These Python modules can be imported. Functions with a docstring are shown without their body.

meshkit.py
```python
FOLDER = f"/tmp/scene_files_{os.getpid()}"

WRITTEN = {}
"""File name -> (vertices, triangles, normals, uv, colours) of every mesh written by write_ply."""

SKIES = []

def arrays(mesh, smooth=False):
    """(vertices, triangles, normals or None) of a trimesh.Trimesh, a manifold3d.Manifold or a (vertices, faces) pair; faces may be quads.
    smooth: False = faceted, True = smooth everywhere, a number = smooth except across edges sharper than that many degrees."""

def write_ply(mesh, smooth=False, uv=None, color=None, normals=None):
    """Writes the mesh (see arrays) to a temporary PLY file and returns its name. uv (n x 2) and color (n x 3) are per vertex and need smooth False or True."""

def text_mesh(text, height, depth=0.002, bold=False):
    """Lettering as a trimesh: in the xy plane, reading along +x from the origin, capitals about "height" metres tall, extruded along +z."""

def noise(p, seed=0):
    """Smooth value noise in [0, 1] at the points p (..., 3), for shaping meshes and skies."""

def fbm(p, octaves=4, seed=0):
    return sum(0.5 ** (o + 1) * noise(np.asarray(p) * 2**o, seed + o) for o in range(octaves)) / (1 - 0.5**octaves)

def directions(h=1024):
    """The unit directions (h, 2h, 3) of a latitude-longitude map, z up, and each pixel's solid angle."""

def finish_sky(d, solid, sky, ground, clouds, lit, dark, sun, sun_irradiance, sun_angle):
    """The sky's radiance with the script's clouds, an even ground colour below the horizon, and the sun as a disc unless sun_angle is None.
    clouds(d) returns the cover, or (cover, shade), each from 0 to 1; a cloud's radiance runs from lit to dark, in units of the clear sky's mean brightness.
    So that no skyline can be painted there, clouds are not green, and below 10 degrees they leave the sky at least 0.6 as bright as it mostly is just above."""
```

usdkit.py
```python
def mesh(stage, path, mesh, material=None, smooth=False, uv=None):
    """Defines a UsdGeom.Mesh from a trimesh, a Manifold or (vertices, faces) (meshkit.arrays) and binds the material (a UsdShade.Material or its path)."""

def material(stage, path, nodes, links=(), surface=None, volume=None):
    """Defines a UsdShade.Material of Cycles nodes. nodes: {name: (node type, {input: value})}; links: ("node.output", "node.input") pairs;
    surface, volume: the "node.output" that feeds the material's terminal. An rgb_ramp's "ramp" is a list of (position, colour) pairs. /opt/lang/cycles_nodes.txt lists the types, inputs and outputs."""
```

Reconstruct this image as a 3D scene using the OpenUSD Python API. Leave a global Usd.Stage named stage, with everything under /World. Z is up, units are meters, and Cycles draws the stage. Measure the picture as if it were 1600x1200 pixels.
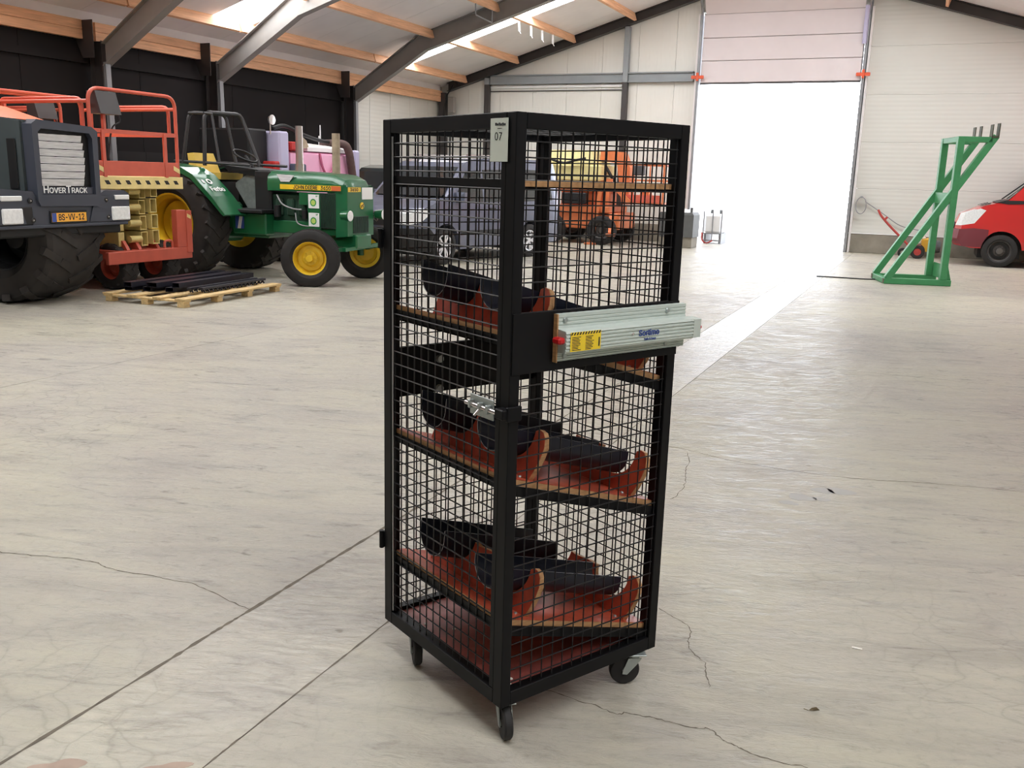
import math, random
import numpy as np, trimesh
import manifold3d as m3
from shapely.geometry import Polygon, Point, box as sbox
from shapely import affinity
from pxr import Usd, UsdGeom, UsdLux, UsdShade, Gf, Sdf
import usdkit, meshkit

stage = Usd.Stage.CreateInMemory()
UsdGeom.SetStageUpAxis(stage, UsdGeom.Tokens.z)
UsdGeom.SetStageMetersPerUnit(stage, 1.0)
UsdGeom.Xform.Define(stage, '/World')
UsdGeom.Scope.Define(stage, '/World/Looks')
random.seed(7); rng = np.random.default_rng(7)
PI = math.pi

# ------------------------------------------------------------------ camera, sky, sun, exposure
YAW, PITCH, ROLL, FPX, EYE = 0.4198, 0.2234, 0.0281, 1424.19, 1.6
SKY = 1.3            # overcast white sky seen through the door
SUN = 8.0           # low sun that falls through the open door
SKYLIGHT = 10.5      # daylight through the translucent roof sheets
EXPOSURE = 0.2

def camera():
    cy, sy, cp, sp = math.cos(YAW), math.sin(YAW), math.cos(PITCH), math.sin(PITCH)
    f = np.array([-sy*cp, cy*cp, -sp]); r = np.array([cy, sy, 0.]); u = np.cross(r, f)
    r2 = math.cos(ROLL)*r + math.sin(ROLL)*u; u2 = -math.sin(ROLL)*r + math.cos(ROLL)*u
    c = UsdGeom.Camera.Define(stage, '/World/camera')
    c.CreateHorizontalApertureAttr(36.0); c.CreateVerticalApertureAttr(27.0)
    c.CreateFocalLengthAttr(FPX/1600*36.0)
    c.CreateClippingRangeAttr(Gf.Vec2f(0.05, 500))
    c.CreateExposureAttr(EXPOSURE)
    m = Gf.Matrix4d(*r2, 0, *u2, 0, *(-f), 0, 0, 0, EYE, 1)
    c.AddTransformOp().Set(m)
camera()

def mat(name, nodes, links=(), surface='p.BSDF'):
    return usdkit.material(stage, '/World/Looks/'+name, nodes, links, surface=surface)

dome = UsdLux.DomeLight.Define(stage, '/World/sky')
dome.CreateIntensityAttr(SKY); dome.CreateColorAttr(Gf.Vec3f(0.88, 0.92, 1.0))
sun = UsdLux.DistantLight.Define(stage, '/World/sun')
sun.CreateIntensityAttr(SUN); sun.CreateAngleAttr(1.2); sun.CreateColorAttr(Gf.Vec3f(1.0, 0.97, 0.92))
def aim(x, d):      # light points along -z
    d = np.array(d, float); d /= np.linalg.norm(d); b = -d
    r = np.cross([0, 0, 1.], b); r /= np.linalg.norm(r); u = np.cross(b, r)
    x.AddTransformOp().Set(Gf.Matrix4d(*r, 0, *u, 0, *b, 0, 0, 0, 0, 1))
aim(sun, (1.05, -7.2, -4.1))

# ------------------------------------------------------------------ materials
def srgb(*c):
    c = np.array(c, float)/255
    return tuple(np.where(c < 0.04045, c/12.92, ((c+0.055)/1.055)**2.4))

def paint(name, c, rough=0.45, metal=0.0, var=0.0, scale=6.0, bump=0.0, bscale=40.0, coat=0.0, spec=0.5, stretch=None):
    """Principled surface; var mixes in a darker, noisy tone of the same colour."""
    n = {'p': ('principled_bsdf', {'base_color': c, 'roughness': rough, 'metallic': metal, 'coat_weight': coat, 'specular_ior_level': spec})}
    l = []
    if var or bump:
        n['tc'] = ('texture_coordinate', {})
        src = 'tc.object'
        if stretch:
            n['mp'] = ('mapping', {'scale': stretch}); l.append(('tc.object', 'mp.vector')); src = 'mp.vector'
    if var:
        n['n'] = ('noise_texture', {'scale': scale, 'detail': 5.0, 'roughness': 0.6})
        n['r'] = ('rgb_ramp', {'ramp': [(0.3, tuple(x*(1-var) for x in c)), (0.7, tuple(min(1, x*(1+var*0.6)) for x in c))]})
        l += [(src, 'n.vector'), ('n.fac', 'r.fac'), ('r.color', 'p.base_color')]
    if bump:
        n['bn'] = ('noise_texture', {'scale': bscale, 'detail': 4.0})
        n['b'] = ('bump', {'strength': bump, 'distance': 0.01})
        l += [(src, 'bn.vector'), ('bn.fac', 'b.height'), ('b.normal', 'p.normal')]
    return mat(name, n, l)

M = {}
M['black_paint'] = paint('black_paint', srgb(13, 13, 16), 0.5, var=0.15, scale=9, spec=0.22)
M['black_wire'] = paint('black_wire', srgb(20, 20, 24), 0.4, spec=0.45)
M['wire_edge'] = paint('wire_edge', srgb(170, 170, 172), 0.4, metal=0.6)
M['black_steel'] = paint('black_steel', srgb(34, 34, 46), 0.4, var=0.2)
M['trough'] = paint('trough', srgb(24, 28, 42), 0.4, var=0.15, spec=0.4)
M['red_ply'] = paint('red_ply', srgb(200, 88, 62), 0.4, var=0.25, scale=14)
M['floor_ply'] = paint('floor_ply', srgb(158, 84, 78), 0.45, var=0.3, scale=12)
M['ply_edge'] = paint('ply_edge', srgb(196, 150, 104), 0.6, var=0.25, scale=20, stretch=(1, 1, 8))
M['zinc'] = paint('zinc', srgb(176, 184, 182), 0.38, metal=0.55, var=0.15, scale=20)
M['aluminium'] = paint('aluminium', srgb(196, 206, 200), 0.45, metal=0.1)
M['rubber'] = paint('rubber', srgb(40, 38, 38), 0.75, var=0.2, scale=8)
M['tyre_rubber'] = paint('tyre_rubber', srgb(50, 46, 44), 0.8, var=0.3, scale=5)
M['paper'] = paint('paper', srgb(232, 240, 230), 0.7)
M['ink'] = paint('ink', srgb(40, 42, 46), 0.7)
M['blue_ink'] = paint('blue_ink', srgb(40, 66, 140), 0.6)
M['label_yellow'] = paint('label_yellow', srgb(244, 212, 50), 0.5)
M['red_plastic'] = paint('red_plastic', srgb(196, 30, 34), 0.4)
M['timber'] = paint('timber', srgb(246, 192, 152), 0.7, var=0.22, scale=3, stretch=(8, 0.6, 8))
M['pallet_wood'] = paint('pallet_wood', srgb(214, 184, 132), 0.75, var=0.25, scale=4, stretch=(8, 1, 8))
M['rafter_steel'] = paint('rafter_steel', srgb(150, 146, 142), 0.5, var=0.12, scale=2)
M['dark_steel'] = paint('dark_steel', srgb(66, 62, 62), 0.5, var=0.15, scale=2)
M['galv'] = paint('galv', srgb(150, 152, 156), 0.45, metal=0.3, var=0.15, scale=3)
M['girt'] = paint('girt', srgb(150, 156, 160), 0.5, var=0.1, scale=2)
M['roof_panel'] = paint('roof_panel', srgb(240, 236, 236), 0.6, var=0.05, scale=1.5)
M['dark_cladding'] = paint('dark_cladding', srgb(36, 33, 34), 0.8, spec=0.25, var=0.12, scale=1.0)
M['dark_base'] = paint('dark_base', srgb(28, 25, 26), 0.75, var=0.15, scale=1.0)
M['door_panel'] = paint('door_panel', srgb(226, 216, 218), 0.5, var=0.03, scale=2)
M['orange_plastic'] = paint('orange_plastic', srgb(226, 96, 62), 0.5)
M['concrete_plinth'] = paint('concrete_plinth', srgb(142, 136, 124), 0.85, var=0.22, scale=3, bump=0.25, bscale=30)
M['outside_ground'] = paint('outside_ground', srgb(206, 203, 196), 0.8, var=0.08, scale=0.6)
M['hover_grey'] = paint('hover_grey', srgb(62, 66, 78), 0.5, var=0.1, scale=4)
M['hover_side'] = paint('hover_side', srgb(70, 78, 80), 0.45, var=0.15, scale=3)
M['slat_grey'] = paint('slat_grey', srgb(216, 216, 218), 0.5, var=0.22, scale=7, stretch=(1, 0.7, 6))
M['black_plastic'] = paint('black_plastic', srgb(20, 20, 22), 0.55)
M['white_letter'] = paint('white_letter', srgb(236, 236, 236), 0.5)
M['plate_orange'] = paint('plate_orange', srgb(246, 178, 66), 0.4)
M['plate_blue'] = paint('plate_blue', srgb(60, 84, 160), 0.4)
M['lamp_lens'] = paint('lamp_lens', srgb(244, 246, 248), 0.12, coat=0.6, var=0.12, scale=30)
M['lift_red'] = paint('lift_red', srgb(206, 96, 76), 0.45, var=0.12, scale=4)
M['lift_yellow'] = paint('lift_yellow', srgb(240, 218, 150), 0.5, var=0.12, scale=5)
M['scissor_yellow'] = paint('scissor_yellow', srgb(220, 200, 130), 0.5, var=0.18, scale=5)
M['stripe_black'] = paint('stripe_black', srgb(40, 36, 34), 0.55)
M['control_grey'] = paint('control_grey', srgb(74, 72, 74), 0.5)
M['hover_orange'] = paint('hover_orange', srgb(226, 104, 58), 0.45, var=0.08)
M['deere_green'] = paint('deere_green', srgb(26, 98, 60), 0.32, coat=0.3, var=0.12, scale=3)
M['engine_green'] = paint('engine_green', srgb(28, 62, 46), 0.55, var=0.4, scale=9)
M['deere_yellow'] = paint('deere_yellow', srgb(236, 196, 48), 0.4, var=0.08)
M['seat_yellow'] = paint('seat_yellow', srgb(226, 194, 92), 0.5)
M['rops_black'] = paint('rops_black', srgb(50, 50, 52), 0.5)
M['screen_dark'] = paint('screen_dark', srgb(34, 50, 42), 0.6)
M['cowl_grey'] = paint('cowl_grey', srgb(110, 118, 114), 0.6, var=0.3, scale=9)
M['chrome'] = paint('chrome', srgb(206, 200, 196), 0.25, metal=0.85)
M['rust_pipe'] = paint('rust_pipe', srgb(166, 150, 128), 0.6, var=0.25, scale=9)
M['pink_tank'] = paint('pink_tank', srgb(250, 184, 216), 0.45, var=0.06, scale=2)
M['tank_white'] = paint('tank_white', srgb(244, 240, 240), 0.5)
M['tank_violet'] = paint('tank_violet', srgb(196, 192, 224), 0.45)
M['hose_brown'] = paint('hose_brown', srgb(92, 70, 66), 0.7, var=0.2, scale=12)
M['hose_pink'] = paint('hose_pink', srgb(190, 96, 130), 0.6)
M['machine_red'] = paint('machine_red', srgb(196, 46, 42), 0.5)
M['box_blue_grey'] = paint('box_blue_grey', srgb(84, 88, 106), 0.5)
M['cream_box'] = paint('cream_box', srgb(176, 172, 150), 0.6)
M['van_silver'] = paint('van_silver', srgb(118, 123, 142), 0.25, metal=0.3, coat=0.6)
M['van_dark'] = paint('van_dark', srgb(44, 54, 58), 0.25, coat=0.7)
M['van_red'] = paint('van_red', srgb(206, 44, 44), 0.28, coat=0.6)
M['bumper_maroon'] = paint('bumper_maroon', srgb(116, 44, 54), 0.5)
M['trim_black'] = paint('trim_black', srgb(26, 26, 28), 0.5)
M['car_glass'] = paint('car_glass', srgb(42, 48, 52), 0.06, coat=0.5, spec=0.8)
M['alloy'] = paint('alloy', srgb(226, 228, 232), 0.3, metal=0.4)
M['steel_rim'] = paint('steel_rim', srgb(104, 100, 98), 0.4, metal=0.5)
M['boom_orange'] = paint('boom_orange', srgb(218, 124, 76), 0.45, var=0.1)
M['boom_cream'] = paint('boom_cream', srgb(226, 212, 150), 0.5, var=0.08)
M['cabinet_grey'] = paint('cabinet_grey', srgb(96, 98, 98), 0.55, var=0.1)
M['stand_green'] = paint('stand_green', srgb(72, 150, 98), 0.45, var=0.14, scale=5)
M['rusty_bracket'] = paint('rusty_bracket', srgb(84, 84, 66), 0.6, var=0.3, scale=12)
M['jack_red'] = paint('jack_red', srgb(176, 62, 56), 0.5)
M['drum_yellow'] = paint('drum_yellow', srgb(222, 172, 60), 0.45)
M['cable_black'] = paint('cable_black', srgb(44, 42, 46), 0.6)
M['cable_grey'] = paint('cable_grey', srgb(150, 150, 152), 0.6)
M['crack_dark'] = paint('crack_dark', srgb(112, 104, 92), 0.9, var=0.3, scale=20)
M['stain_grey'] = paint('stain_grey', srgb(168, 166, 162), 0.5)
M['stain_rust'] = paint('stain_rust', srgb(172, 150, 134), 0.6, var=0.15, scale=8)
M['leaf_brown'] = paint('leaf_brown', srgb(104, 92, 68), 0.8)
M['chip_white'] = paint('chip_white', srgb(232, 228, 220), 0.7)
M['bp_green'] = paint('bp_green', srgb(60, 150, 80), 0.5)
M['bp_lime'] = paint('bp_lime', srgb(190, 214, 110), 0.5)
M['stripe_orange'] = paint('stripe_orange', srgb(206, 104, 56), 0.5)
M['white_plastic'] = paint('white_plastic', srgb(236, 236, 236), 0.45)

M['skylight'] = mat('skylight', {'e': ('emission', {'color': (0.97, 0.985, 1.0), 'strength': SKYLIGHT})}, surface='e.emission')

def wall_mat(name, c, ribs):
    """White sandwich panel with micro-ribs, along x or z."""
    return mat(name, {
        'g': ('geometry', {}), 's': ('separate_xyz', {}),
        'm': ('math', {'math_type': 'multiply', 'value2': 2*PI/0.10}), 'w': ('math', {'math_type': 'sine'}),
        'n': ('noise_texture', {'scale': 0.7, 'detail': 4.0}),
        'r': ('rgb_ramp', {'ramp': [(0.3, tuple(x*0.95 for x in c)), (0.7, c)]}),
        'b': ('bump', {'strength': 0.25, 'distance': 0.004}),
        'p': ('principled_bsdf', {'roughness': 0.5})},
        [('g.position', 's.vector'), ('s.'+ribs, 'm.value1'), ('m.value', 'w.value1'), ('w.value', 'b.height'), ('b.normal', 'p.normal'),
         ('g.position', 'n.vector'), ('n.fac', 'r.fac'), ('r.color', 'p.base_color')])
M['wall_ribbed'] = wall_mat('wall_ribbed', srgb(216, 216, 210), 'z')
M['wall_upright'] = wall_mat('wall_upright', srgb(232, 231, 225), 'x')

def concrete(name, k=1.0, rough=(0.22, 0.42, 0.66)):
    """Power-floated concrete: cloudy tone, trowel streaks, fine crazing, uneven polish."""
    c = lambda r, g, b: tuple(x*k for x in srgb(r, g, b))
    return mat(name, {
        'g': ('geometry', {}),
        'mp0': ('mapping', {'rotation': (0, 0, -0.30)}), 'mp': ('mapping', {'scale': (0.75, 3.0, 1.0)}), 'mp2': ('mapping', {'scale': (2.2, 8.0, 1.0)}),
        'n4': ('noise_texture', {'scale': 1.3, 'detail': 6.0, 'roughness': 0.7, 'distortion': 1.2}),
        'r4': ('rgb_ramp', {'ramp': [(0.28, (0.66, 0.65, 0.66)), (0.45, (0.96, 0.96, 0.96)), (0.70, (1.08, 1.08, 1.06))]}), 'm4': ('mix_color', {'blend_type': 'multiply', 'fac': 0.8}),
        'n1': ('noise_texture', {'scale': 0.55, 'detail': 8.0, 'roughness': 0.62, 'distortion': 0.4}),
        'n2': ('noise_texture', {'scale': 1.6, 'detail': 7.0, 'roughness': 0.65, 'distortion': 0.8}),
        'n3': ('noise_texture', {'scale': 38.0, 'detail': 4.0, 'roughness': 0.6}),
        'r1': ('rgb_ramp', {'ramp': [(0.30, c(170, 164, 156)), (0.46, c(190, 184, 172)), (0.60, c(196, 191, 174)), (0.74, c(206, 200, 184))]}),
        'r2': ('rgb_ramp', {'ramp': [(0.30, (0.74, 0.73, 0.74)), (0.46, (0.96, 0.96, 0.96)), (0.66, (1.06, 1.06, 1.03))]}),
        'r3': ('rgb_ramp', {'ramp': [(0.28, (0.86, 0.85, 0.84)), (0.45, (1.0, 1.0, 1.0)), (0.75, (1.03, 1.03, 1.03))]}),
        'm1': ('mix_color', {'blend_type': 'multiply', 'fac': 0.85}), 'm2': ('mix_color', {'blend_type': 'multiply', 'fac': 0.8}),
        'wn': ('noise_texture', {'scale': 2.2, 'detail': 3.0}),
        'wv': ('vector_math', {'math_type': 'multiply_add', 'vector2': (0.45, 0.45, 0.45)}),
        'v': ('voronoi_texture', {'feature': 'distance_to_edge', 'scale': 5.5, 'randomness': 1.0}),
        'vr': ('rgb_ramp', {'ramp': [(0.0, (0.74, 0.73, 0.72)), (0.03, (0.93, 0.93, 0.93)), (0.09, (1, 1, 1))]}),
        'cm': ('noise_texture', {'scale': 0.45, 'detail': 2.0}),
        'cr': ('rgb_ramp', {'ramp': [(0.50, (0, 0, 0)), (0.64, (0.8, 0.8, 0.8))]}),
        'm3': ('mix_color', {'blend_type': 'multiply'}),
        'n6': ('noise_texture', {'scale': 5.0, 'detail': 3.0}), 'r6': ('rgb_ramp', {'ramp': [(0.0, (0.42, 0.40, 0.37)), (0.235, (0.55, 0.53, 0.5)), (0.27, (1, 1, 1))]}), 'm6': ('mix_color', {'blend_type': 'multiply', 'fac': 0.9}),
        'rr': ('rgb_ramp', {'ramp': [(0.36, (rough[0],)*3), (0.5, (rough[1],)*3), (0.64, (rough[2],)*3)]}),
        'mp3': ('mapping', {'scale': (7.0, 20.0, 1.0)}), 'n5': ('noise_texture', {'scale': 1.5, 'detail': 5.0, 'roughness': 0.65, 'distortion': 0.6}), 'ad': ('math', {'math_type': 'add'}), 'av': ('math', {'math_type': 'multiply_add', 'value2': 0.45}), 'av2': ('math', {'math_type': 'multiply', 'value2': 0.55}),
        'b': ('bump', {'strength': 0.8, 'distance': 0.008}),
        'p': ('principled_bsdf', {'specular_ior_level': 0.40})},
        [('g.position', 'mp0.vector'), ('mp0.vector', 'mp.vector'), ('mp0.vector', 'mp2.vector'), ('mp2.vector', 'n4.vector'), ('n4.fac', 'r4.fac'), ('g.position', 'n1.vector'), ('mp.vector', 'n2.vector'), ('g.position', 'n3.vector'),
         ('n1.fac', 'r1.fac'), ('n2.fac', 'r2.fac'), ('n3.fac', 'r3.fac'),
         ('r1.color', 'm1.a'), ('r2.color', 'm1.b'), ('m1.result', 'm2.a'), ('r3.color', 'm2.b'),
         ('g.position', 'wn.vector'), ('wn.color', 'wv.vector1'), ('g.position', 'wv.vector3'), ('wv.vector', 'v.vector'),
         ('v.distance', 'vr.fac'), ('g.position', 'cm.vector'), ('cm.fac', 'cr.fac'), ('cr.color', 'm3.fac'),
         ('m2.result', 'm4.a'), ('r4.color', 'm4.b'), ('m4.result', 'm3.a'), ('vr.color', 'm3.b'), ('mp0.vector', 'n6.vector'), ('n6.fac', 'r6.fac'), ('m3.result', 'm6.a'), ('r6.color', 'm6.b'), ('m6.result', 'p.base_color'),
         ('n4.fac', 'av2.value1'), ('n5.fac', 'av.value1'), ('av2.value', 'av.value3'), ('av.value', 'rr.fac'), ('rr.color', 'p.roughness'), ('mp0.vector', 'mp3.vector'), ('mp3.vector', 'n5.vector'), ('n5.fac', 'ad.value1'), ('n2.fac', 'ad.value2'), ('ad.value', 'b.height'), ('b.normal', 'p.normal')])
M['concrete'] = concrete('concrete', 0.84)
M['concrete_strip'] = concrete('concrete_strip', 0.88, (0.20, 0.27, 0.36))

# ------------------------------------------------------------------ mesh helpers
used = {}
def numbered(path):
    n = used.get(path, 0); used[path] = n+1
    return path if n == 0 else f'{path}_{n:03d}'

def cat(*ms):
    flat = []
    for m in ms: flat += list(m) if isinstance(m, (list, tuple)) else [m]
    return trimesh.util.concatenate(flat)

def hull(pts):
    return trimesh.convex.convex_hull(np.array(pts, float))

def box(x0, x1, y0, y1, z0, z1, c=0.0):
    if not c:
        b = trimesh.creation.box((x1-x0, y1-y0, z1-z0)); b.apply_translation(((x0+x1)/2, (y0+y1)/2, (z0+z1)/2)); return b
    pts = []
    for x, sx in ((x0, 1), (x1, -1)):
        for y, sy in ((y0, 1), (y1, -1)):
            for z, sz in ((z0, 1), (z1, -1)):
                pts += [(x+sx*c, y+sy*c, z), (x+sx*c, y, z+sz*c), (x, y+sy*c, z+sz*c)]
    return hull(pts)

def frame(d, up):
    d = np.array(d, float); d /= np.linalg.norm(d)
    s = np.cross(up, d)
    if np.linalg.norm(s) < 1e-6: s = np.cross((1, 0, 0), d)
    s /= np.linalg.norm(s)
    return d, s, np.cross(d, s)

def bar(p0, p1, w, h, up=(0, 0, 1), c=0.0):
    """Rectangular bar from p0 to p1; w across, h along up."""
    p0, p1 = np.array(p0, float), np.array(p1, float)
    L = np.linalg.norm(p1-p0); d, s, u = frame(p1-p0, up)
    b = box(0, L, -w/2, w/2, -h/2, h/2, c)
    T = np.eye(4); T[:3, 0], T[:3, 1], T[:3, 2], T[:3, 3] = d, s, u, p0
    b.apply_transform(T); return b

def tube(pts, r, n=8):
    pts = np.array(pts, float); k = len(pts)
    t = np.gradient(pts, axis=0); t /= np.linalg.norm(t, axis=1)[:, None]
    ref = np.array([0, 0, 1.]) if abs(t[0][2]) < 0.9 else np.array([1., 0, 0])
    s = np.cross(ref, t[0]); s /= np.linalg.norm(s); v = []
    a = np.arange(n)*2*PI/n
    for i in range(k):
        s = s - t[i]*(s@t[i]); s /= np.linalg.norm(s); u = np.cross(t[i], s)
        rr = r[i] if np.ndim(r) else r
        v.append(pts[i] + rr*(np.cos(a)[:, None]*s + np.sin(a)[:, None]*u))
    v = np.vstack(v + [pts[:1], pts[-1:]]); f = []
    for i in range(k-1):
        for j in range(n):
            A, B = i*n+j, i*n+(j+1) % n
            f += [(A, B, B+n), (A, B+n, A+n)]
    for j in range(n):
        f += [(k*n, (j+1) % n, j), (k*n+1, (k-1)*n+j, (k-1)*n+(j+1) % n)]
    return trimesh.Trimesh(v, f, process=False)

def smooth_path(pts, m=6):
    """Catmull-Rom through pts."""
    p = np.array(pts, float); p = np.vstack([2*p[0]-p[1], p, 2*p[-1]-p[-2]]); out = []
    for i in range(1, len(p)-2):
        for t in np.arange(m)/m:
            a, b, c, d = p[i-1:i+3]
            out.append(0.5*(2*b+(c-a)*t+(2*a-5*b+4*c-d)*t*t+(3*b-a-3*c+d)*t**3))
    return np.array(out+[p[-2]])

def fillet(pts, r, m=5):
    """Polyline with rounded corners."""
    p = [np.array(q, float) for q in pts]; out = [p[0]]
    for a, b, c in zip(p, p[1:], p[2:]):
        u, v = (a-b)/np.linalg.norm(a-b), (c-b)/np.linalg.norm(c-b)
        k = min(r, np.linalg.norm(a-b)*0.49, np.linalg.norm(c-b)*0.49)
        s, e = b+u*k, b+v*k
        out += [(1-t)**2*s+2*t*(1-t)*b+t*t*e for t in np.linspace(0, 1, m)]
    return np.array(out+[p[-1]])

AX = {'z': np.eye(4), 'y': trimesh.transformations.rotation_matrix(-PI/2, (1, 0, 0)), 'x': trimesh.transformations.rotation_matrix(PI/2, (0, 1, 0))}
def lathe(profile, axis='z', n=40, at=(0, 0, 0)):
    """profile: (radius, along-axis) pairs."""
    m = trimesh.creation.revolve(np.array(profile, float), sections=n)
    m.apply_transform(AX[axis]); m.apply_translation(at); return m

def cyl(p0, p1, r, n=20):
    return tube([p0, p1], r, n)

def prism(poly, d0, d1, plane='xz'):
    """Extrude a 2-D outline: plane xz -> depth along y, yz -> depth along x, xy -> depth along z."""
    if not hasattr(poly, 'exterior'): poly = Polygon(poly)
    m = trimesh.creation.extrude_polygon(poly, d1-d0, engine='earcut'); v = np.array(m.vertices); v[:, 2] += d0
    if plane == 'xz': v, flip = v[:, [0, 2, 1]], True
    elif plane == 'yz': v, flip = v[:, [2, 0, 1]], False
    else: flip = False
    f = np.array(m.faces)
    return trimesh.Trimesh(v, f[:, ::-1] if flip else f, process=False)

def text(s, h, origin, xdir, up, depth=0.003, bold=True, width=None, lift=0.0):
    m = meshkit.text_mesh(s, h, depth, bold)
    if width: m.apply_scale((width/m.extents[0], 1, 1)); 
    m.apply_translation((-m.bounds[0][0], 0, 0))
    x = np.array(xdir, float); x /= np.linalg.norm(x); u = np.array(up, float); u -= x*(u@x); u /= np.linalg.norm(u)
    T = np.eye(4); T[:3, 0], T[:3, 1], T[:3, 2] = x, u, np.cross(x, u); T[:3, 3] = np.array(origin, float)+np.cross(x, u)*lift
    m.apply_transform(T); return m

def rot(m, ang, axis=(0, 0, 1), at=(0, 0, 0)):
    m = m.copy(); m.apply_transform(trimesh.transformations.rotation_matrix(ang, axis, at)); return m
def shift(m, *d):
    m = m.copy(); m.apply_translation(d); return m

# ------------------------------------------------------------------ scene helpers
def data(prim, **kw):
    for k, v in kw.items():
        if v: prim.SetCustomDataByKey(k, v)

def thing(name, label, category, loc=(0, 0, 0), rz=0.0, group=None, kind=None):
    p = numbered('/World/'+name); x = UsdGeom.Xform.Define(stage, p)
    x.AddTranslateOp().Set(Gf.Vec3d(*map(float, loc))); x.AddRotateZOp().Set(math.degrees(rz))
    data(x.GetPrim(), label=label, category=category, group=group, kind=kind); return p

def part(parent, name, mesh, m, label=None, smooth=False, kind=None):
    p = numbered(parent+'/'+name)
    g = usdkit.mesh(stage, p, mesh, M[m] if isinstance(m, str) else m, smooth=smooth)
    data(g.GetPrim(), label=label, kind=kind); return p

def single(name, mesh, m, label, category, smooth=False, group=None, kind=None):
    p = part('/World', name, mesh, m, label, smooth, kind); data(stage.GetPrimAtPath(p), category=category, group=group); return p

def struct(name, mesh, m, label=None, smooth=False):
    return part('/World', name, mesh, m, label, smooth, 'structure')
def struct_x(name, label=None):
    p = numbered('/World/'+name); x = UsdGeom.Xform.Define(stage, p); data(x.GetPrim(), kind='structure', label=label); return p

# ================================================================== the hall
XL, XR, YB, YE = -13.3, 5.5, -9.0, 24.4       # walls (left, right, behind, end)
RX, Z0, SL = -3.9, 4.12, 0.30                 # ridge x, ceiling height at the eaves, slope
def zc(x): return Z0 + SL*((x-XL) if x < RX else (XR-x))
ZR = zc(RX)

# floor: concrete slabs cast between joints, with a narrow strip over the drain running to the door
fl = struct_x('floor', 'worn pale grey concrete floor with saw-cut joints and cracks')
part(fl, 'bed', box(XL-0.3, XR+0.3, YB-0.3, YE+0.3, -0.20, -0.012), 'crack_dark')
xs = [XL, -10.0, -6.03, -2.14, -1.64, 2.0, XR]
ys = [YB, -0.55, 11.4, 17.25, YE+0.25]
for i in range(len(xs)-1):
    strip = abs(xs[i]+2.14) < 1e-6
    cols = [YB, -0.55, 17.25, YE+0.25] if strip else ys
    for j in range(len(cols)-1):
        gx, gy = (0.0022, 0.0015)
        part(fl, 'slab', box(xs[i]+gx, xs[i+1]-gx, cols[j]+gy, cols[j+1]-gy, -0.1, 0.0), 'concrete_strip' if strip else 'concrete')

def ribbon(path, w, seed, z=0.0006, jitter=0.010):
    r = np.random.default_rng(seed); p = smooth_path([(x, y, 0) for x, y in path], 14)
    w_ = np.cumsum(r.normal(0, jitter, (len(p), 2)), 0)*0.35; w_ -= np.linspace(w_[0], w_[-1], len(p)); p[:, :2] += w_
    t = np.gradient(p, axis=0); nrm = np.stack([-t[:, 1], t[:, 0]], 1); nrm /= np.linalg.norm(nrm, axis=1)[:, None]+1e-9
    ww = w*(0.25+0.7*r.random(len(p)))[:, None]; ww[0] = ww[-1] = w*0.1
    top = np.zeros((len(p)*2, 3)); top[::2, :2] = p[:, :2]+nrm*ww/2; top[1::2, :2] = p[:, :2]-nrm*ww/2; top[:, 2] = z
    f = []
    for i in range(len(p)-1): f += [(2*i, 2*i+1, 2*i+3), (2*i, 2*i+3, 2*i+2)]
    return trimesh.Trimesh(top, f, process=False)
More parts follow.
